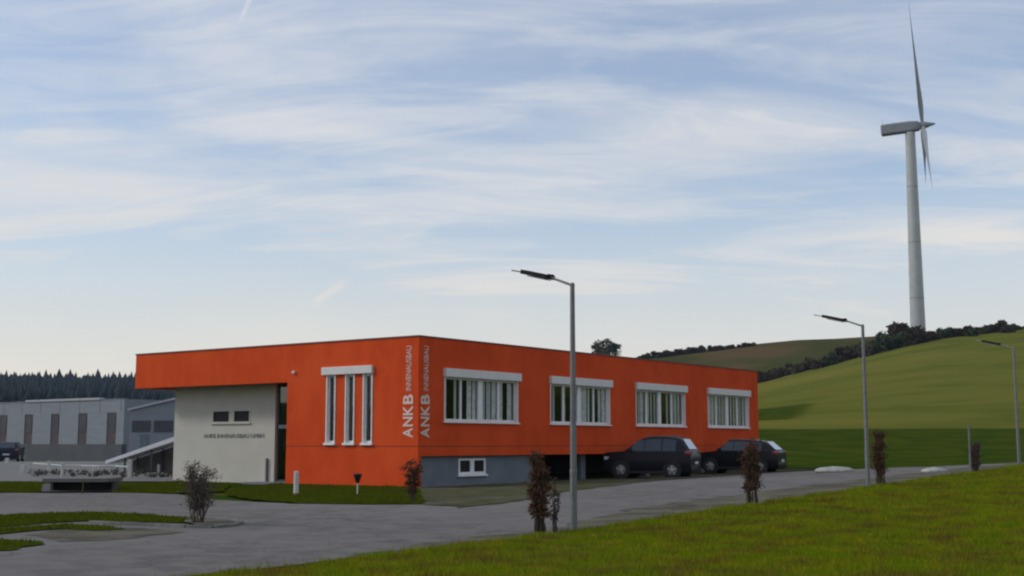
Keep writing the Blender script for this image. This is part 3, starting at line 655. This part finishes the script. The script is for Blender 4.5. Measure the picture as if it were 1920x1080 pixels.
# ------------------------------------------------------------------ small things by the building
p = P(555, 931)
b_ = empty('bollard', p, label='white reflector post with red foot in front of the entrance', cat='bollard')
MB().cyl((0, 0, .10), (0, 0, .70), .075, .07, 14).ball((0, 0, .70), .07, 2, (1, 1, .4)).build('post', MAT['post_white'], b_, True); MB().cyl((0, 0, -.1), (0, 0, .10), .078, .078, 14).build('foot', MAT['red'], b_, True)
p = P(670, 929)
b_ = empty('garden_lamp', p, label='short black garden lamp on a thin post before the orange wall', cat='garden lamp')
MB().cyl((0, 0, -.1), (0, 0, .38), .022, .022, 8).build('post', MAT['post_white'], b_, True); MB().cyl((0, 0, .36), (0, 0, .60), .045, .13, 12).cyl((0, 0, .60), (0, 0, .63), .13, .06, 12).build('lamp_shade', MAT['lamp_dark'], b_, True)
def stone(u, v, w, h, lb):
    p = P(u, v) if v > 870 else P(u, 870)
    mb = MB().ball((0, 0, h*.3), 1, 4, (w/2, w*.28, h*.75)); 
    for vv in mb.bm.verts:
        n_ = noise.noise(vv.co*2.3+Vector((u, 0, 0)))*.16+noise.noise(vv.co*6)*.05; vv.co += vv.co.normalized()*n_*min(1, h*2)
    o = mb.build('boulder', MAT['rock'], None, True, label=lb, cat='boulder', group='pale boulders at the end of the street'); o.location = p
stone(1564, 886, 1.5, .21, 'larger pale flat boulder at the far street edge beside the parked car')
stone(1752, 886, .9, .15, 'smaller pale boulder at the right end of the street')

# ------------------------------------------------------------------ cars
def car(name, Ln, Wd, H, paint, suv, lamp_rear=True, rearglass='carglass', **k):
    """front towards -x, origin at ground centre"""
    r = empty(name, (0, 0, 0), **k); h2 = Wd/2
    if suv: top = [(-1.0, .48), (-.985, .60), (-.90, .62), (-.55, .645), (-.53, .65), (-.10, .975), (.05, 1.0), (.45, 1.0), (.74, .965), (.77, .95), (.95, .66), (1.0, .56), (1.0, .42)]
    else: top = [(-1.0, .46), (-.98, .56), (-.88, .60), (-.50, .655), (-.46, .66), (-.14, 1.0), (0, 1.0), (.42, .99), (.68, .94), (.70, .93), (.94, .66), (1.0, .60), (1.0, .44)]
    hl = Ln/2; belt = .645 if suv else .66
    def halfw(z, x):
        w = h2*(1-.05*max(0, (abs(x)/hl-.8))/.2)
        if z > belt*H: w *= 1-.24*((z-belt*H)/(H*(1-belt)))
        return w
    zb = .20; rows = []
    bm = bmesh.new()
    for fx, fz in top:
        x = fx*hl; zt = fz*H; zbelt = min(zt, belt*H); ring = []
        lev = [zb, .36, (zbelt+.36)/2, zbelt-.03, zbelt] if zbelt > .5 else [zb, .3, .36, zbelt-.03, zbelt]
        ring = [(x, -halfw(z, x)*(.93 if i == 0 else (1.0 if i in (1, 2) else .985)), z) for i, z in enumerate(lev)]
        ring.append((x, -halfw(zt-.02, x)*(.99 if zt > zbelt+.02 else .93), max(zt-.03, zbelt))); ring.append((x, -halfw(zt, x)*.80, zt)); ring.append((x, 0, zt+.02))
        full = ring+[(a, -b, c) for a, b, c in ring[-2::-1]]
        rows.append([bm.verts.new(p) for p in full])
    for a, b in zip(rows, rows[1:]):
        for i in range(len(a)-1):
            try: bm.faces.new((a[i], a[i+1], b[i+1], b[i]))
            except Exception: pass
        bm.faces.new((a[-1], a[0], b[0], b[-1]))
    bm.faces.new(rows[0]); bm.faces.new(rows[-1][::-1])
    bmesh.ops.remove_doubles(bm, verts=bm.verts, dist=.004)
    mb = MB(); mb.bm.free(); mb.bm = bm
    body = mb.build('body', MAT[paint], r, True)
    # side glass
    def tz(x):
        return float(np.interp(x/hl, [a for a, _ in top], [b for _, b in top]))*H
    xs = [(-.38, -.06), (-.04, .33), (.36, .66)] if suv else [(-.36, -.05), (-.03, .33), (.36, .62)]
    for sgn in (-1, 1):
        for a, b in xs:
            a *= hl; b *= hl; z0 = belt*H+.015; pts = []
            def pt(x, z): return Vector((x, sgn*(halfw(z, x)*.985+.006), z))
            za = max(z0+.02, tz(a)-.10); zb_ = max(z0+.02, tz(b)-.10)
            pts = [pt(a, z0), pt(b, z0), pt(b, zb_), pt((a+b)/2, max(za, zb_, min(tz((a+b)/2)-.10, H-.1))), pt(a, za)]
            MB().prism(pts, (0, -sgn*.012, 0)).build('side_window', MAT['carglass'], r)
    def plate_on(x0, x1, wf, name_, mt, off=.008, z0=None, z1=None):
        za, zb2 = tz(x0*hl), tz(x1*hl); w0 = halfw(za, x0*hl)*wf; w1 = halfw(zb2, x1*hl)*wf
        p = [Vector((x0*hl, -w0, za)), Vector((x1*hl, -w1, zb2)), Vector((x1*hl, w1, zb2)), Vector((x0*hl, w0, za))]
        n_ = (p[1]-p[0]).cross(p[2]-p[0]).normalized()
        if n_.z < 0: n_ = -n_
        MB().prism([v+n_*off for v in p], -n_*.004+Vector((0, 0, .02))).build(name_, mt, r)
    if suv: plate_on(-.50, -.14, .78, 'windscreen', MAT['carglass']); plate_on(.785, .935, .76, 'rear_window', MAT[rearglass], .025)
    else: plate_on(-.43, -.17, .78, 'windscreen', MAT['carglass']); plate_on(.715, .925, .76, 'rear_window', MAT[rearglass], .025)
    # wheels and arches
    wr = .335 if suv else .315
    for x in (-.60*hl, .58*hl):
        for sgn in (-1, 1):
            MB().cyl((x, sgn*(h2-.10), wr+.01), (x, sgn*(h2+.006), wr+.01), wr+.065, wr+.06, 24).build('wheel_arch', MAT['trim'], r, True)
            w = MB().cyl((x, sgn*(h2-.18), wr), (x, sgn*(h2+.02), wr), wr, wr, 24).build('wheel', MAT['tyre'], r, True)
            rb = MB().cyl((x, sgn*(h2+.012), wr), (x, sgn*(h2+.03), wr), wr*.66, wr*.58, 20)
            rb.build('rim', MAT['steel'], w, True)
            sp5 = MB()
            for j in range(5):
                a5 = j*2*math.pi/5+.3; sp5.cyl((x, sgn*(h2+.034), wr), (x+wr*.58*math.cos(a5), sgn*(h2+.034), wr+wr*.58*math.sin(a5)), .045, .035, 6)
            sp5.cyl((x, sgn*(h2+.03), wr), (x, sgn*(h2+.045), wr), .08, .06, 10).build('spokes', MAT['rim'], w, True)
    # bumpers, sills
    MB().box((-hl-.02, -h2*.9, .24), (-hl+.08, h2*.9, .48), .03).build('front_bumper', MAT['trim'], r, True)
    MB().box((hl-.08, -h2*.9, .24), (hl+.03, h2*.9, .50), .03).build('rear_bumper', MAT[paint], r, True)
    for sgn in (-1, 1):
        MB().box((-.42*hl, sgn*h2*.96, .19), (.42*hl, sgn*(h2*1.005), .29), .02).build('side_skirt', MAT['trim'], r, True)
        MB().box((hl-.26, sgn*h2*.99, .56*H), (hl+.004, sgn*h2*.72, .66*H), .02).build('tail_lamp', MAT['tail'], r, True)
        MB().box((-hl-.004, sgn*h2*.97, .44*H), (-hl+.25, sgn*h2*.62, .52*H), .02).build('headlamp', MAT['headl'], r, True)
        MB().box((-.40*hl, sgn*(h2-.02), belt*H+.0), (-.34*hl, sgn*(h2+.16), belt*H+.13), .02).build('wing_mirror', MAT[paint], r, True)
        for x in (-.02, .36): MB().box((x*hl, sgn*(h2-.02), .57*H), (x*hl+.18, sgn*(h2+.025), .585*H+.02), .008).build('door_handle', MAT[paint], r)
        if suv: MB().box((-.1*hl, sgn*h2*.66, H+.005), (.66*hl, sgn*h2*.63, H+.035), .008).build('roof_rail', MAT['steel'], r)
    MB().box((hl+.025, -.26, .34*H), (hl+.036, .26, .34*H+.11)).build('number_plate', MAT['plate'], r)
    return r
def put(o, x, y, ang, z=None): o.location = (x, y, float(gz(x, y))+.02 if z is None else z); o.rotation_euler = (0, 0, ang)
c1_ = car('parked_car', 3.72, 1.72, 1.70, 'carnavy', True, rearglass='carglass2', label='dark navy compact off-roader with silver wheels parked nose-in under the building', cat='car')
k_ = (1221-960)/F; put(c1_, k_*52.6, 52.6, R(-23))
c2_ = car('parked_car', 3.9, 1.74, 1.54, 'carblack', False, rearglass='carglass2', label='black estate car half hidden by the second shrub, at the far end of the building', cat='car')
k_ = (1384-960)/F; put(c2_, k_*58, 58, R(-26))

# ------------------------------------------------------------------ wind turbine
TD = 330.0; tx = .3272*TD
tz0 = float(gz(tx, TD)); hubz = EYE+.2572*TD
wt = empty('wind_turbine', (tx, TD, tz0), label='tall pale grey three-bladed wind turbine on the hilltop', cat='wind turbine')
Hh = hubz-tz0
mb = MB(); 
for i in range(8):
    a, b = i/8, (i+1)/8; mb.cyl((0, 0, -3+(Hh+1.6)*a), (0, 0, -3+(Hh+1.6)*b), 2.05-.78*a, 2.05-.78*b, 32, False)
mb.build('tower', MAT['tower'], wt, True)
for i in (2, 4, 6): MB().cyl((0, 0, -3+(Hh+1.6)*i/8-.08), (0, 0, -3+(Hh+1.6)*i/8+.08), 2.05-.78*i/8+.05, 2.05-.78*i/8+.05, 32).build('flange', MAT['nacelle'], wt, True)
ax = Vector((math.cos(R(-18)), math.sin(R(-18)), 0)); ax = Vector((ax.x, ax.y, math.tan(R(4)))).normalized()
nac = MB()
tn = ax.to_track_quat('X', 'Z').to_matrix().to_4x4(); 
prof = [(-7.6, 1.10), (-7.3, 1.35), (-5.0, 1.35), (0, 1.25), (2.2, 1.3), (2.6, 1.1)]
rows = []
for x, w in prof:
    hs = {-7.6: (.0, 2.2), -7.3: (-.35, 2.5), -5.0: (-.35, 2.55), 0: (-.35, 2.5), 2.2: (-.2, 2.2), 2.6: (.1, 1.8)}[x]
    y = w; z0, z1 = hs[0]-.9, hs[1]-.9
    ring = [(x, -y*.8, z0), (x, -y, z0+.3), (x, -y, z1-.4), (x, -y*.7, z1), (x, y*.7, z1), (x, y, z1-.4), (x, y, z0+.3), (x, y*.8, z0)]
    rows.append([nac.bm.verts.new(p) for p in ring])
for a, b in zip(rows, rows[1:]):
    for i in range(8): nac.bm.faces.new((a[i], a[(i+1) % 8], b[(i+1) % 8], b[i]))
nac.bm.faces.new(rows[0]); nac.bm.faces.new(rows[-1][::-1])
bmesh.ops.transform(nac.bm, matrix=tn, verts=nac.bm.verts)
hubo = Vector((0, 0, Hh))
n_ = nac.build('nacelle', MAT['nacelle'], wt, True); n_.location = hubo
an = MB().cyl((-6.9, 0, 1.55), (-6.9, 0, 3.3), .06, .04, 6).cyl((-6.9, -.5, 2.6), (-6.9, .5, 2.6), .04, .04, 6); bmesh.ops.transform(an.bm, matrix=tn, verts=an.bm.verts); a_ = an.build('wind_sensor', MAT['nacelle'], n_)
hb = MB().cyl((2.4, 0, .1), (3.9, 0, .1), 1.0, .95, 20).cyl((3.9, 0, .1), (6.4, 0, .1), .95, .22, 20); hb.ball((6.35, 0, .1), .24, 2); bmesh.ops.transform(hb.bm, matrix=tn, verts=hb.bm.verts)
rot = hb.build('rotor_hub', MAT['nacelle'], wt, True); rot.location = hubo
def blade_mesh():
    mb = MB(); rows = []; n = 10
    for i in range(15):
        f_ = i/14; r_ = .6+32.5*f_; ch = (.9+.95*min(1, f_/.16)) if f_ < .16 else 1.75*(1-(f_-.16)/.84)**1.25+.10; th = ch*(.5 if f_ < .08 else .17); tw = R(22*(1-f_)**2+34)
        ring = []
        for j in range(n):
            a = 2*math.pi*j/n; c = math.cos(a)*ch*.5+ch*.12; t_ = math.sin(a)*th*.5*(1.1 if c < 0 else .9)
            x = t_*math.cos(tw)-c*math.sin(tw)*-1*0+c*math.sin(tw); y = c*math.cos(tw)-t_*math.sin(tw); ring.append((x, y, r_))
        rows.append([mb.bm.verts.new(p) for p in ring])
    for a, b in zip(rows, rows[1:]):
        for j in range(n): mb.bm.faces.new((a[j], a[(j+1) % n], b[(j+1) % n], b[j]))
    mb.bm.faces.new(rows[0][::-1]); mb.bm.faces.new(rows[-1]); return mb
b0 = blade_mesh().build('blade', MAT['blade'], rot, True)
for i, a in enumerate((0, 120, 240)):
    o = b0 if i == 0 else b0.copy()
    if i: C.objects.link(o)
    o.parent = rot
    o.matrix_local = tn @ Matrix.Translation((3.2, 0, .1)) @ Matrix.Rotation(R(a+ROTOR), 4, 'X')
MB().box((-.6, -2.14, -.2), (.6, -1.9, 2.2), .02).build('door', MAT['nacelle'], wt)

# ------------------------------------------------------------------ hedgerow and trees on the hill
def bush_proto(name, seed, w, h, mt, n=900, ls=.34, low=True):
    rr = random.Random(seed); r = empty(name, (0, 0, -200)); 
    mb = MB().cyl((0, 0, -.6), (0, 0, h*.45), .14*w/3, .08*w/3, 6)
    for _ in range(4):
        a = rr.uniform(0, 6.28); mb.cyl((0, 0, h*.2), (w*.3*math.cos(a), w*.3*math.sin(a), h*.7), .07*w/3, .03, 5)
    mb.build('trunk', MAT['bark'], r)
    cl = [(Vector((rr.uniform(-.3, .3)*w, rr.uniform(-.3, .3)*w, h*(rr.uniform(.08, .7) if low else rr.uniform(.3, .8)))), rr.uniform(.2, .36)*w) for _ in range(12 if low else 8)]
    pts = []
    for _ in range(n):
        c, rd = rr.choice(cl); d = Vector((rr.gauss(0, 1), rr.gauss(0, 1), rr.gauss(0, 1))).normalized()*rd*rr.uniform(.5, 1.1); d.z *= .85; p = c+d; p.z = max(.0, p.z); pts.append(p)
    V, Fc = leaves(pts, ls, rr); npmesh('crown', V, Fc, mt, r); return r
protos = [bush_proto('hedge_bush', 50+i, 3.4, 3.3, [MAT['leaf_hedge'], MAT['leaf_hedge'], MAT['leaf_green'], MAT['leaf_autumn']][i]) for i in range(4)]
used = [False]*4
def stand(u, d, sc_, lb, grp, cat='bush', pi=None, name=None, dz=0, protos_=None, used_=None):
    protos_ = protos_ or protos; used_ = used if used_ is None else used_
    pi = random.randrange(len(protos_)) if pi is None else pi
    o = protos_[pi] if not used_[pi] else copy_tree(protos_[pi]); used_[pi] = True
    x = (u-960)/F*d; o.location = (x, d, float(gz(x, d))+dz-(.1 if d < 300 else .45)); o.rotation_euler = (0, 0, random.uniform(0, 6.28)); s = sc_*random.uniform(.85, 1.15); o.scale = (s, s, s*random.uniform(.85, 1.15))
    if name: o.name = name
    if dz < 0: o.scale.z *= .6
    return tag(o, lb, cat, grp)
hg = 'bushes of the dark hedgerow on the ridge'
hl_ = 'dark bush in the hedgerow running up the ridge to the turbine'
u = 1424.0
while u < 1915:
    hs = float(np.interp(u, [1424, 1500, 1640, 1670, 1700, 1720, 1760, 1860, 1870, 1885, 1915], [.8, .85, 1.05, 1.35, 1.45, 1.05, .72, .70, 1.0, .7, .55]))
    hs *= 1.12
    stand(u, 312+random.uniform(-4, 4), hs, hl_, hg, pi=random.choice((0, 0, 1, 1, 2, 3) if u < 1640 else (0, 1, 1, 2)))
    stand(u+6, 322+random.uniform(-3, 3), hs*.9, hl_, hg, pi=random.choice((0, 1, 3)))
    u += random.uniform(8, 11)
hg2 = 'bushes on the far ridge behind the orange roof'
for u in np.arange(1203, 1420, 7.0):
    stand(float(u)+random.uniform(-3, 3), 474, .82*float(np.interp(u, [1203, 1240, 1300, 1420], [.75, 1.1, .9, .6])), 'dark bush along the skyline behind the orange roof', hg2, pi=random.choice((0, 1)))
tp_ = [bush_proto('tree', 71, 7.5, 9.5, MAT['leaf_autumn'], 900, .42, False), bush_proto('tree', 72, 5.0, 8.5, MAT['leaf_green'], 700, .40, False)]
tu = [False, False]
x = (1130-960)/F*440
stand(1130, 480, 1.1, 'broad brownish tree rising just above the orange roof line', 'trees behind the roof', 'tree', 0, None, 0, tp_, tu)
stand(1153, 480, 1.1, 'second small tree above the roof, leaning right of the broad brownish one', 'trees behind the roof', 'tree', 1, None, 1.0, tp_, tu)
stand(1238, 476, .7, 'pale rounded tree on the skyline behind the orange roof', 'trees behind the roof', 'tree', 1, None, -1.6, tp_, tu)
stand(1118, 480, .85, 'low tree at the left foot of the broad brownish tree', 'trees behind the roof', 'tree', 0, None, 0, tp_, tu)

# far conifer wood
def forest():
    base = []; nseg = 6
    for z0, z1, r0 in ((.12, .5, .5), (.35, .75, .38), (.58, 1.0, .26)):
        k0 = len(base)
        base += [(r0*math.cos(2*math.pi*j/nseg), r0*math.sin(2*math.pi*j/nseg), z0) for j in range(nseg)]+[(0, 0, z1)]
    base = np.array(base); fcs = []
    for t_ in range(3):
        k0 = t_*(nseg+1); fcs += [(k0+j, k0+(j+1) % nseg, k0+nseg) for j in range(nseg)]
    fcs = np.array(fcs); n = 9500
    us = rng.uniform(-520, 760, n); ds = rng.uniform(455, 690, n); xs = (us-960)/F*ds; zs = gz(xs, ds)
    h = rng.uniform(8.5, 12.5, n)*np.where(rng.uniform(0, 1, n) < .03, 1.2, 1); w = h*rng.uniform(.42, .62, n); a = rng.uniform(0, 6.28, n)
    ca, sa = np.cos(a), np.sin(a)
    bx = base[None, :, 0]*w[:, None]; by = base[None, :, 1]*w[:, None]; bz = base[None, :, 2]*h[:, None]
    Vx = bx*ca[:, None]-by*sa[:, None]+xs[:, None]; Vy = bx*sa[:, None]+by*ca[:, None]+ds[:, None]; Vz = bz+zs[:, None]-.5
    V = np.stack([Vx, Vy, Vz], -1).reshape(-1, 3); Fc = (fcs[None]+(np.arange(n)*len(base))[:, None, None]).reshape(-1, 3)
    npmesh('conifer_wood', V, Fc, MAT['conifer'], kind='stuff', label='dark conifer wood covering the far hill on the left', cat='wood')
forest()

# ------------------------------------------------------------------ far left: halls, canopy, posts
def hall():
    # front line through A along EL
    A0 = Vector((-38.0, 122.6)); g0 = -.75
    h = empty('industrial_hall', (A0.x, A0.y, g0), math.atan2(EL.y, EL.x), label='long low grey industrial hall with tall dark windows, far left', cat='building')
    # local x along EL (leftwards), local y = inward ( -(E1)...)
    Lh = 40; Zt = 6.55
    def b2(n, mt, bx, parent=h, bev=0):
        mb = MB()
        for a, b in bx: mb.box((a[0], -a[1], a[2]), (b[0], -b[1], b[2]), bev)
        return mb.build(n, mt, parent)
    wins = [1.2+4.75*i for i in range(8)]
    b2('wall', MAT['hall'], [((0, 0, 5.25), (Lh, .4, Zt))]); b2('wall', MAT['hall_dark'], [((0, -.15, -.5), (Lh, .4, 2.15))])
    prev = 0
    for w in wins:
        b2('wall', MAT['hall'], [((prev, 0, 2.15), (w, .4, 5.25))]); f_ = b2('window', MAT['hall_red'], [((w, .06, 2.15), (w+1.5, .4, 5.25))])
        b2('pane', MAT['hall_glass'], [((w+.2, .02, 3.3), (w+1.3, .058, 5.0))], f_)
        prev = w+1.5
    b2('wall', MAT['hall'], [((prev, 0, 2.15), (Lh, .4, 5.25))])
    b2('wall', MAT['hall'], [((0, .4, -.5), (.4, 20, Zt))]); b2('roof', MAT['hall_dark'], [((.4, .4, Zt-.3), (Lh, 20, Zt-.1))])
    b2('roof_edge', MAT['hall_roof'], [((3.9, -.12, Zt), (16.8, .5, Zt+.22))]); b2('roof_edge', MAT['hall'], [((0, -.05, Zt), (3.9, .4, Zt+.06))]); b2('roof_edge', MAT['hall'], [((16.8, -.05, Zt-.02), (Lh, .4, Zt+.06))])
    for i in range(12): b2('cladding_joint', MAT['hall_dark'], [((i*3.4+.5, -.012, 5.3), (i*3.4+.54, -.002, Zt-.1))])
hall()
def annex():
    Y0 = 98.0; xl, xr = (247-960)/F*Y0, (430-960)/F*Y0; g0 = -.7
    a = empty('workshop_building', (xl, Y0, g0), label='lower grey workshop with slanted roof and two window bands, behind the cream wall', cat='building')
    w = xr-xl; s = Y0/F; z = lambda v: EYE+(HOR-v)*s-g0
    MB().prism([(0, 0, -.5), (w, 0, -.5), (w, 0, z(727)), (0, 0, z(771))], (0, 14, 0)).build('wall', MAT['hall'], a)
    MB().prism([(-.15, -.2, z(771)), (w, -.2, z(727)), (w, -.2, z(725)+.08), (-.15, -.2, z(769)+.08)], (0, 14.4, 0)).build('roof', MAT['hall_roof'], a)
    for u0, u1 in ((252, 286), (293, 328), (335, 370)):
        x0 = (u0-247)*s; x1 = (u1-247)*s
        f_ = MB().box((x0, -.06, z(810)), (x1, .04, z(789))).build('window', MAT['hall_dark'], a)
        n = 3
        for i in range(n): MB().box((x0+(x1-x0)*i/n+.05, -.08, z(808)), (x0+(x1-x0)*(i+1)/n-.05, -.061, z(791))).build('pane', MAT['hall_glass'], f_)
    MB().box(((268-247)*s, -.10, -.3), ((282-247)*s, .0, z(815))).build('door', mat('green_door', (.12, .17, .17), .7, (.10, .15, .15), 1), a)
annex()
def canopy():
    d = 62.0; s = d/F; x0 = (205-960)*s; x1 = (345-960)*s; z0 = EYE+(HOR-869)*s; z1 = EYE+(HOR-823)*s; g0 = float(gz(x0, d))
    c = empty('bike_shelter', (x0, d, g0), label='slanted white canopy roof beside the cream entrance wall', cat='shelter')
    w = x1-x0
    MB().prism([(0, 0, z0-g0), (w, 0, z1-g0), (w, 0, z1-g0+.24), (0, 0, z0-g0+.16)], (0, 2.6, 0)).build('roof', mat('bright_white_sheet', (.9, .9, .92), .4, (.85, .85, .87), 2), c)
    for x, y in ((.9, .2), (2.2, .2), (w-.1, .2), (.9, 2.3), (2.2, 2.3)):
        MB().box((x-.04, y-.04, -.2), (x+.04, y+.04, z0-g0+(z1-z0)*x/w-.0), .005).build('post', MAT['hall_dark'], c)
    MB().prism([(.5, 2.45, -.2), (w, 2.45, -.2), (w, 2.45, z1-g0-.05), (.5, 2.45, z0-g0+.1)], (0, .05, 0)).build('back_panel', MAT['concrete'], c)
canopy()
# footbridge slab; dark sheet and back panel paint in the shade beneath it
p0 = P(78, 922); p1 = P(206, 921)
sheet('slab_shade', jag(edge((60, 908), (215, 908), (208, 922), (70, 923)), .1), MAT['dark'], .018)
fb = empty('slab_bench', (p0.x, p0.y, p0.z), label='long low concrete slab on short dark feet beside the far grass strip', cat='slab')
wd = (p1-p0).length
MB().box((0, 0, .30), (wd, 1.6, .42), .01).build('slab', MAT['paving'], fb)
MB().box((.05, 1.2, -.1), (wd-.05, 1.3, .30)).build('shade_panel', MAT['dark'], fb)
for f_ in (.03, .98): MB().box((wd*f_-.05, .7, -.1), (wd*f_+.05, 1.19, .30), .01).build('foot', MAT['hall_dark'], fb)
posts = [(13, 871, .42, .20, 'leftmost squat pale post by the dark parked car'), (43, 887, .40, .22, 'short thick pale post at the yard edge, far left'), (91, 888, .60, .12, 'pale post left of the middle of the yard row'), (116, 896, .65, .12, 'slim white post in the middle of the yard row'), (175, 893, .4, .10, 'faint short post above the concrete slab'), (243, 897, .80, .17, 'tall pale post left of the slanted canopy foot'), (297, 886, .40, .12, 'pale post under the slanted canopy'), (209, 919, .42, .14, 'pale post at the right end of the concrete slab')]
for u, v, h, w, lb in posts:
    p = P(u, v); MB().box((-w/2, -w/2, -.1), (w/2, w/2, h), .02).build('yard_post', MAT['post_white'], None, label=lb, cat='post', group='pale posts in the yard').location = p
p = P(155, 926); MB().cyl((0, 0, -.1), (0, 0, .45), .02, .02, 8).build('marker_stick', MAT['leaf_green'], None, label='thin greenish stick in front of the concrete slab', cat='stick').location = p
rl = empty('low_railing', P(91, 886), label='low pale railing running between the yard posts', cat='railing')
rp = [P(u, v) for u, v in ((62, 884), (91, 886), (116, 889), (150, 889), (185, 890), (215, 890), (243, 892))]
for a, b in zip(rp, rp[1:]):
    o_ = rl.location; MB().cyl(a-o_+Vector((0, 0, .40)), b-o_+Vector((0, 0, .40)), .035, .035, 8).cyl(a-o_+Vector((0, 0, .05)), a-o_+Vector((0, 0, .40)), .03, .03, 8).build('rail', MAT['post_white'], rl, True)
# low planting in the yard
gp = 'low brown plants between the yard posts'
for i, u in enumerate(range(66, 330, 17)):
    if 236 < u < 250: continue
    p = P(u+random.uniform(-4, 4), 893+random.uniform(-4, 3))
    shrub('low_shrub', p, random.uniform(.14, .26), .30, MAT['bark'], MAT['leaf_brown'] if u < 255 else MAT['leaf_green'], 6, 110, .040, 200+i, .010, .0, label='low brown plant in the planted row between the yard posts' if u < 255 else 'low green plant under the slanted canopy', cat='plant', group=gp if u < 255 else 'low green plants under the canopy')
c3_ = car('parked_car', 4.3, 1.8, 1.6, 'carblue', True, label='dark blue car parked in front of the industrial hall', cat='car'); put(c3_, (27-960)/F*104, 104, R(-90+14))

# ------------------------------------------------------------------ haze: thin air over the whole place
hm = bpy.data.materials.new('haze_air'); hm.use_nodes = True; ht = hm.node_tree; ht.nodes.clear()
ho = ht.nodes.new('ShaderNodeOutputMaterial'); hv = ht.nodes.new('ShaderNodeVolumePrincipled')
hv.inputs['Color'].default_value = (.55, .75, 1, 1); hv.inputs['Density'].default_value = HAZE; hv.inputs['Anisotropy'].default_value = .2
ht.links.new(hv.outputs[0], ho.inputs['Volume'])
zs_ = Z.ravel()
MB().box((-910, -910, float(zs_.min())-1), (910, 910, max(float(zs_.max()), hubz+36)+2)).build('haze', hm, None, kind='stuff', label='thin bluish haze over the far hills', cat='haze')
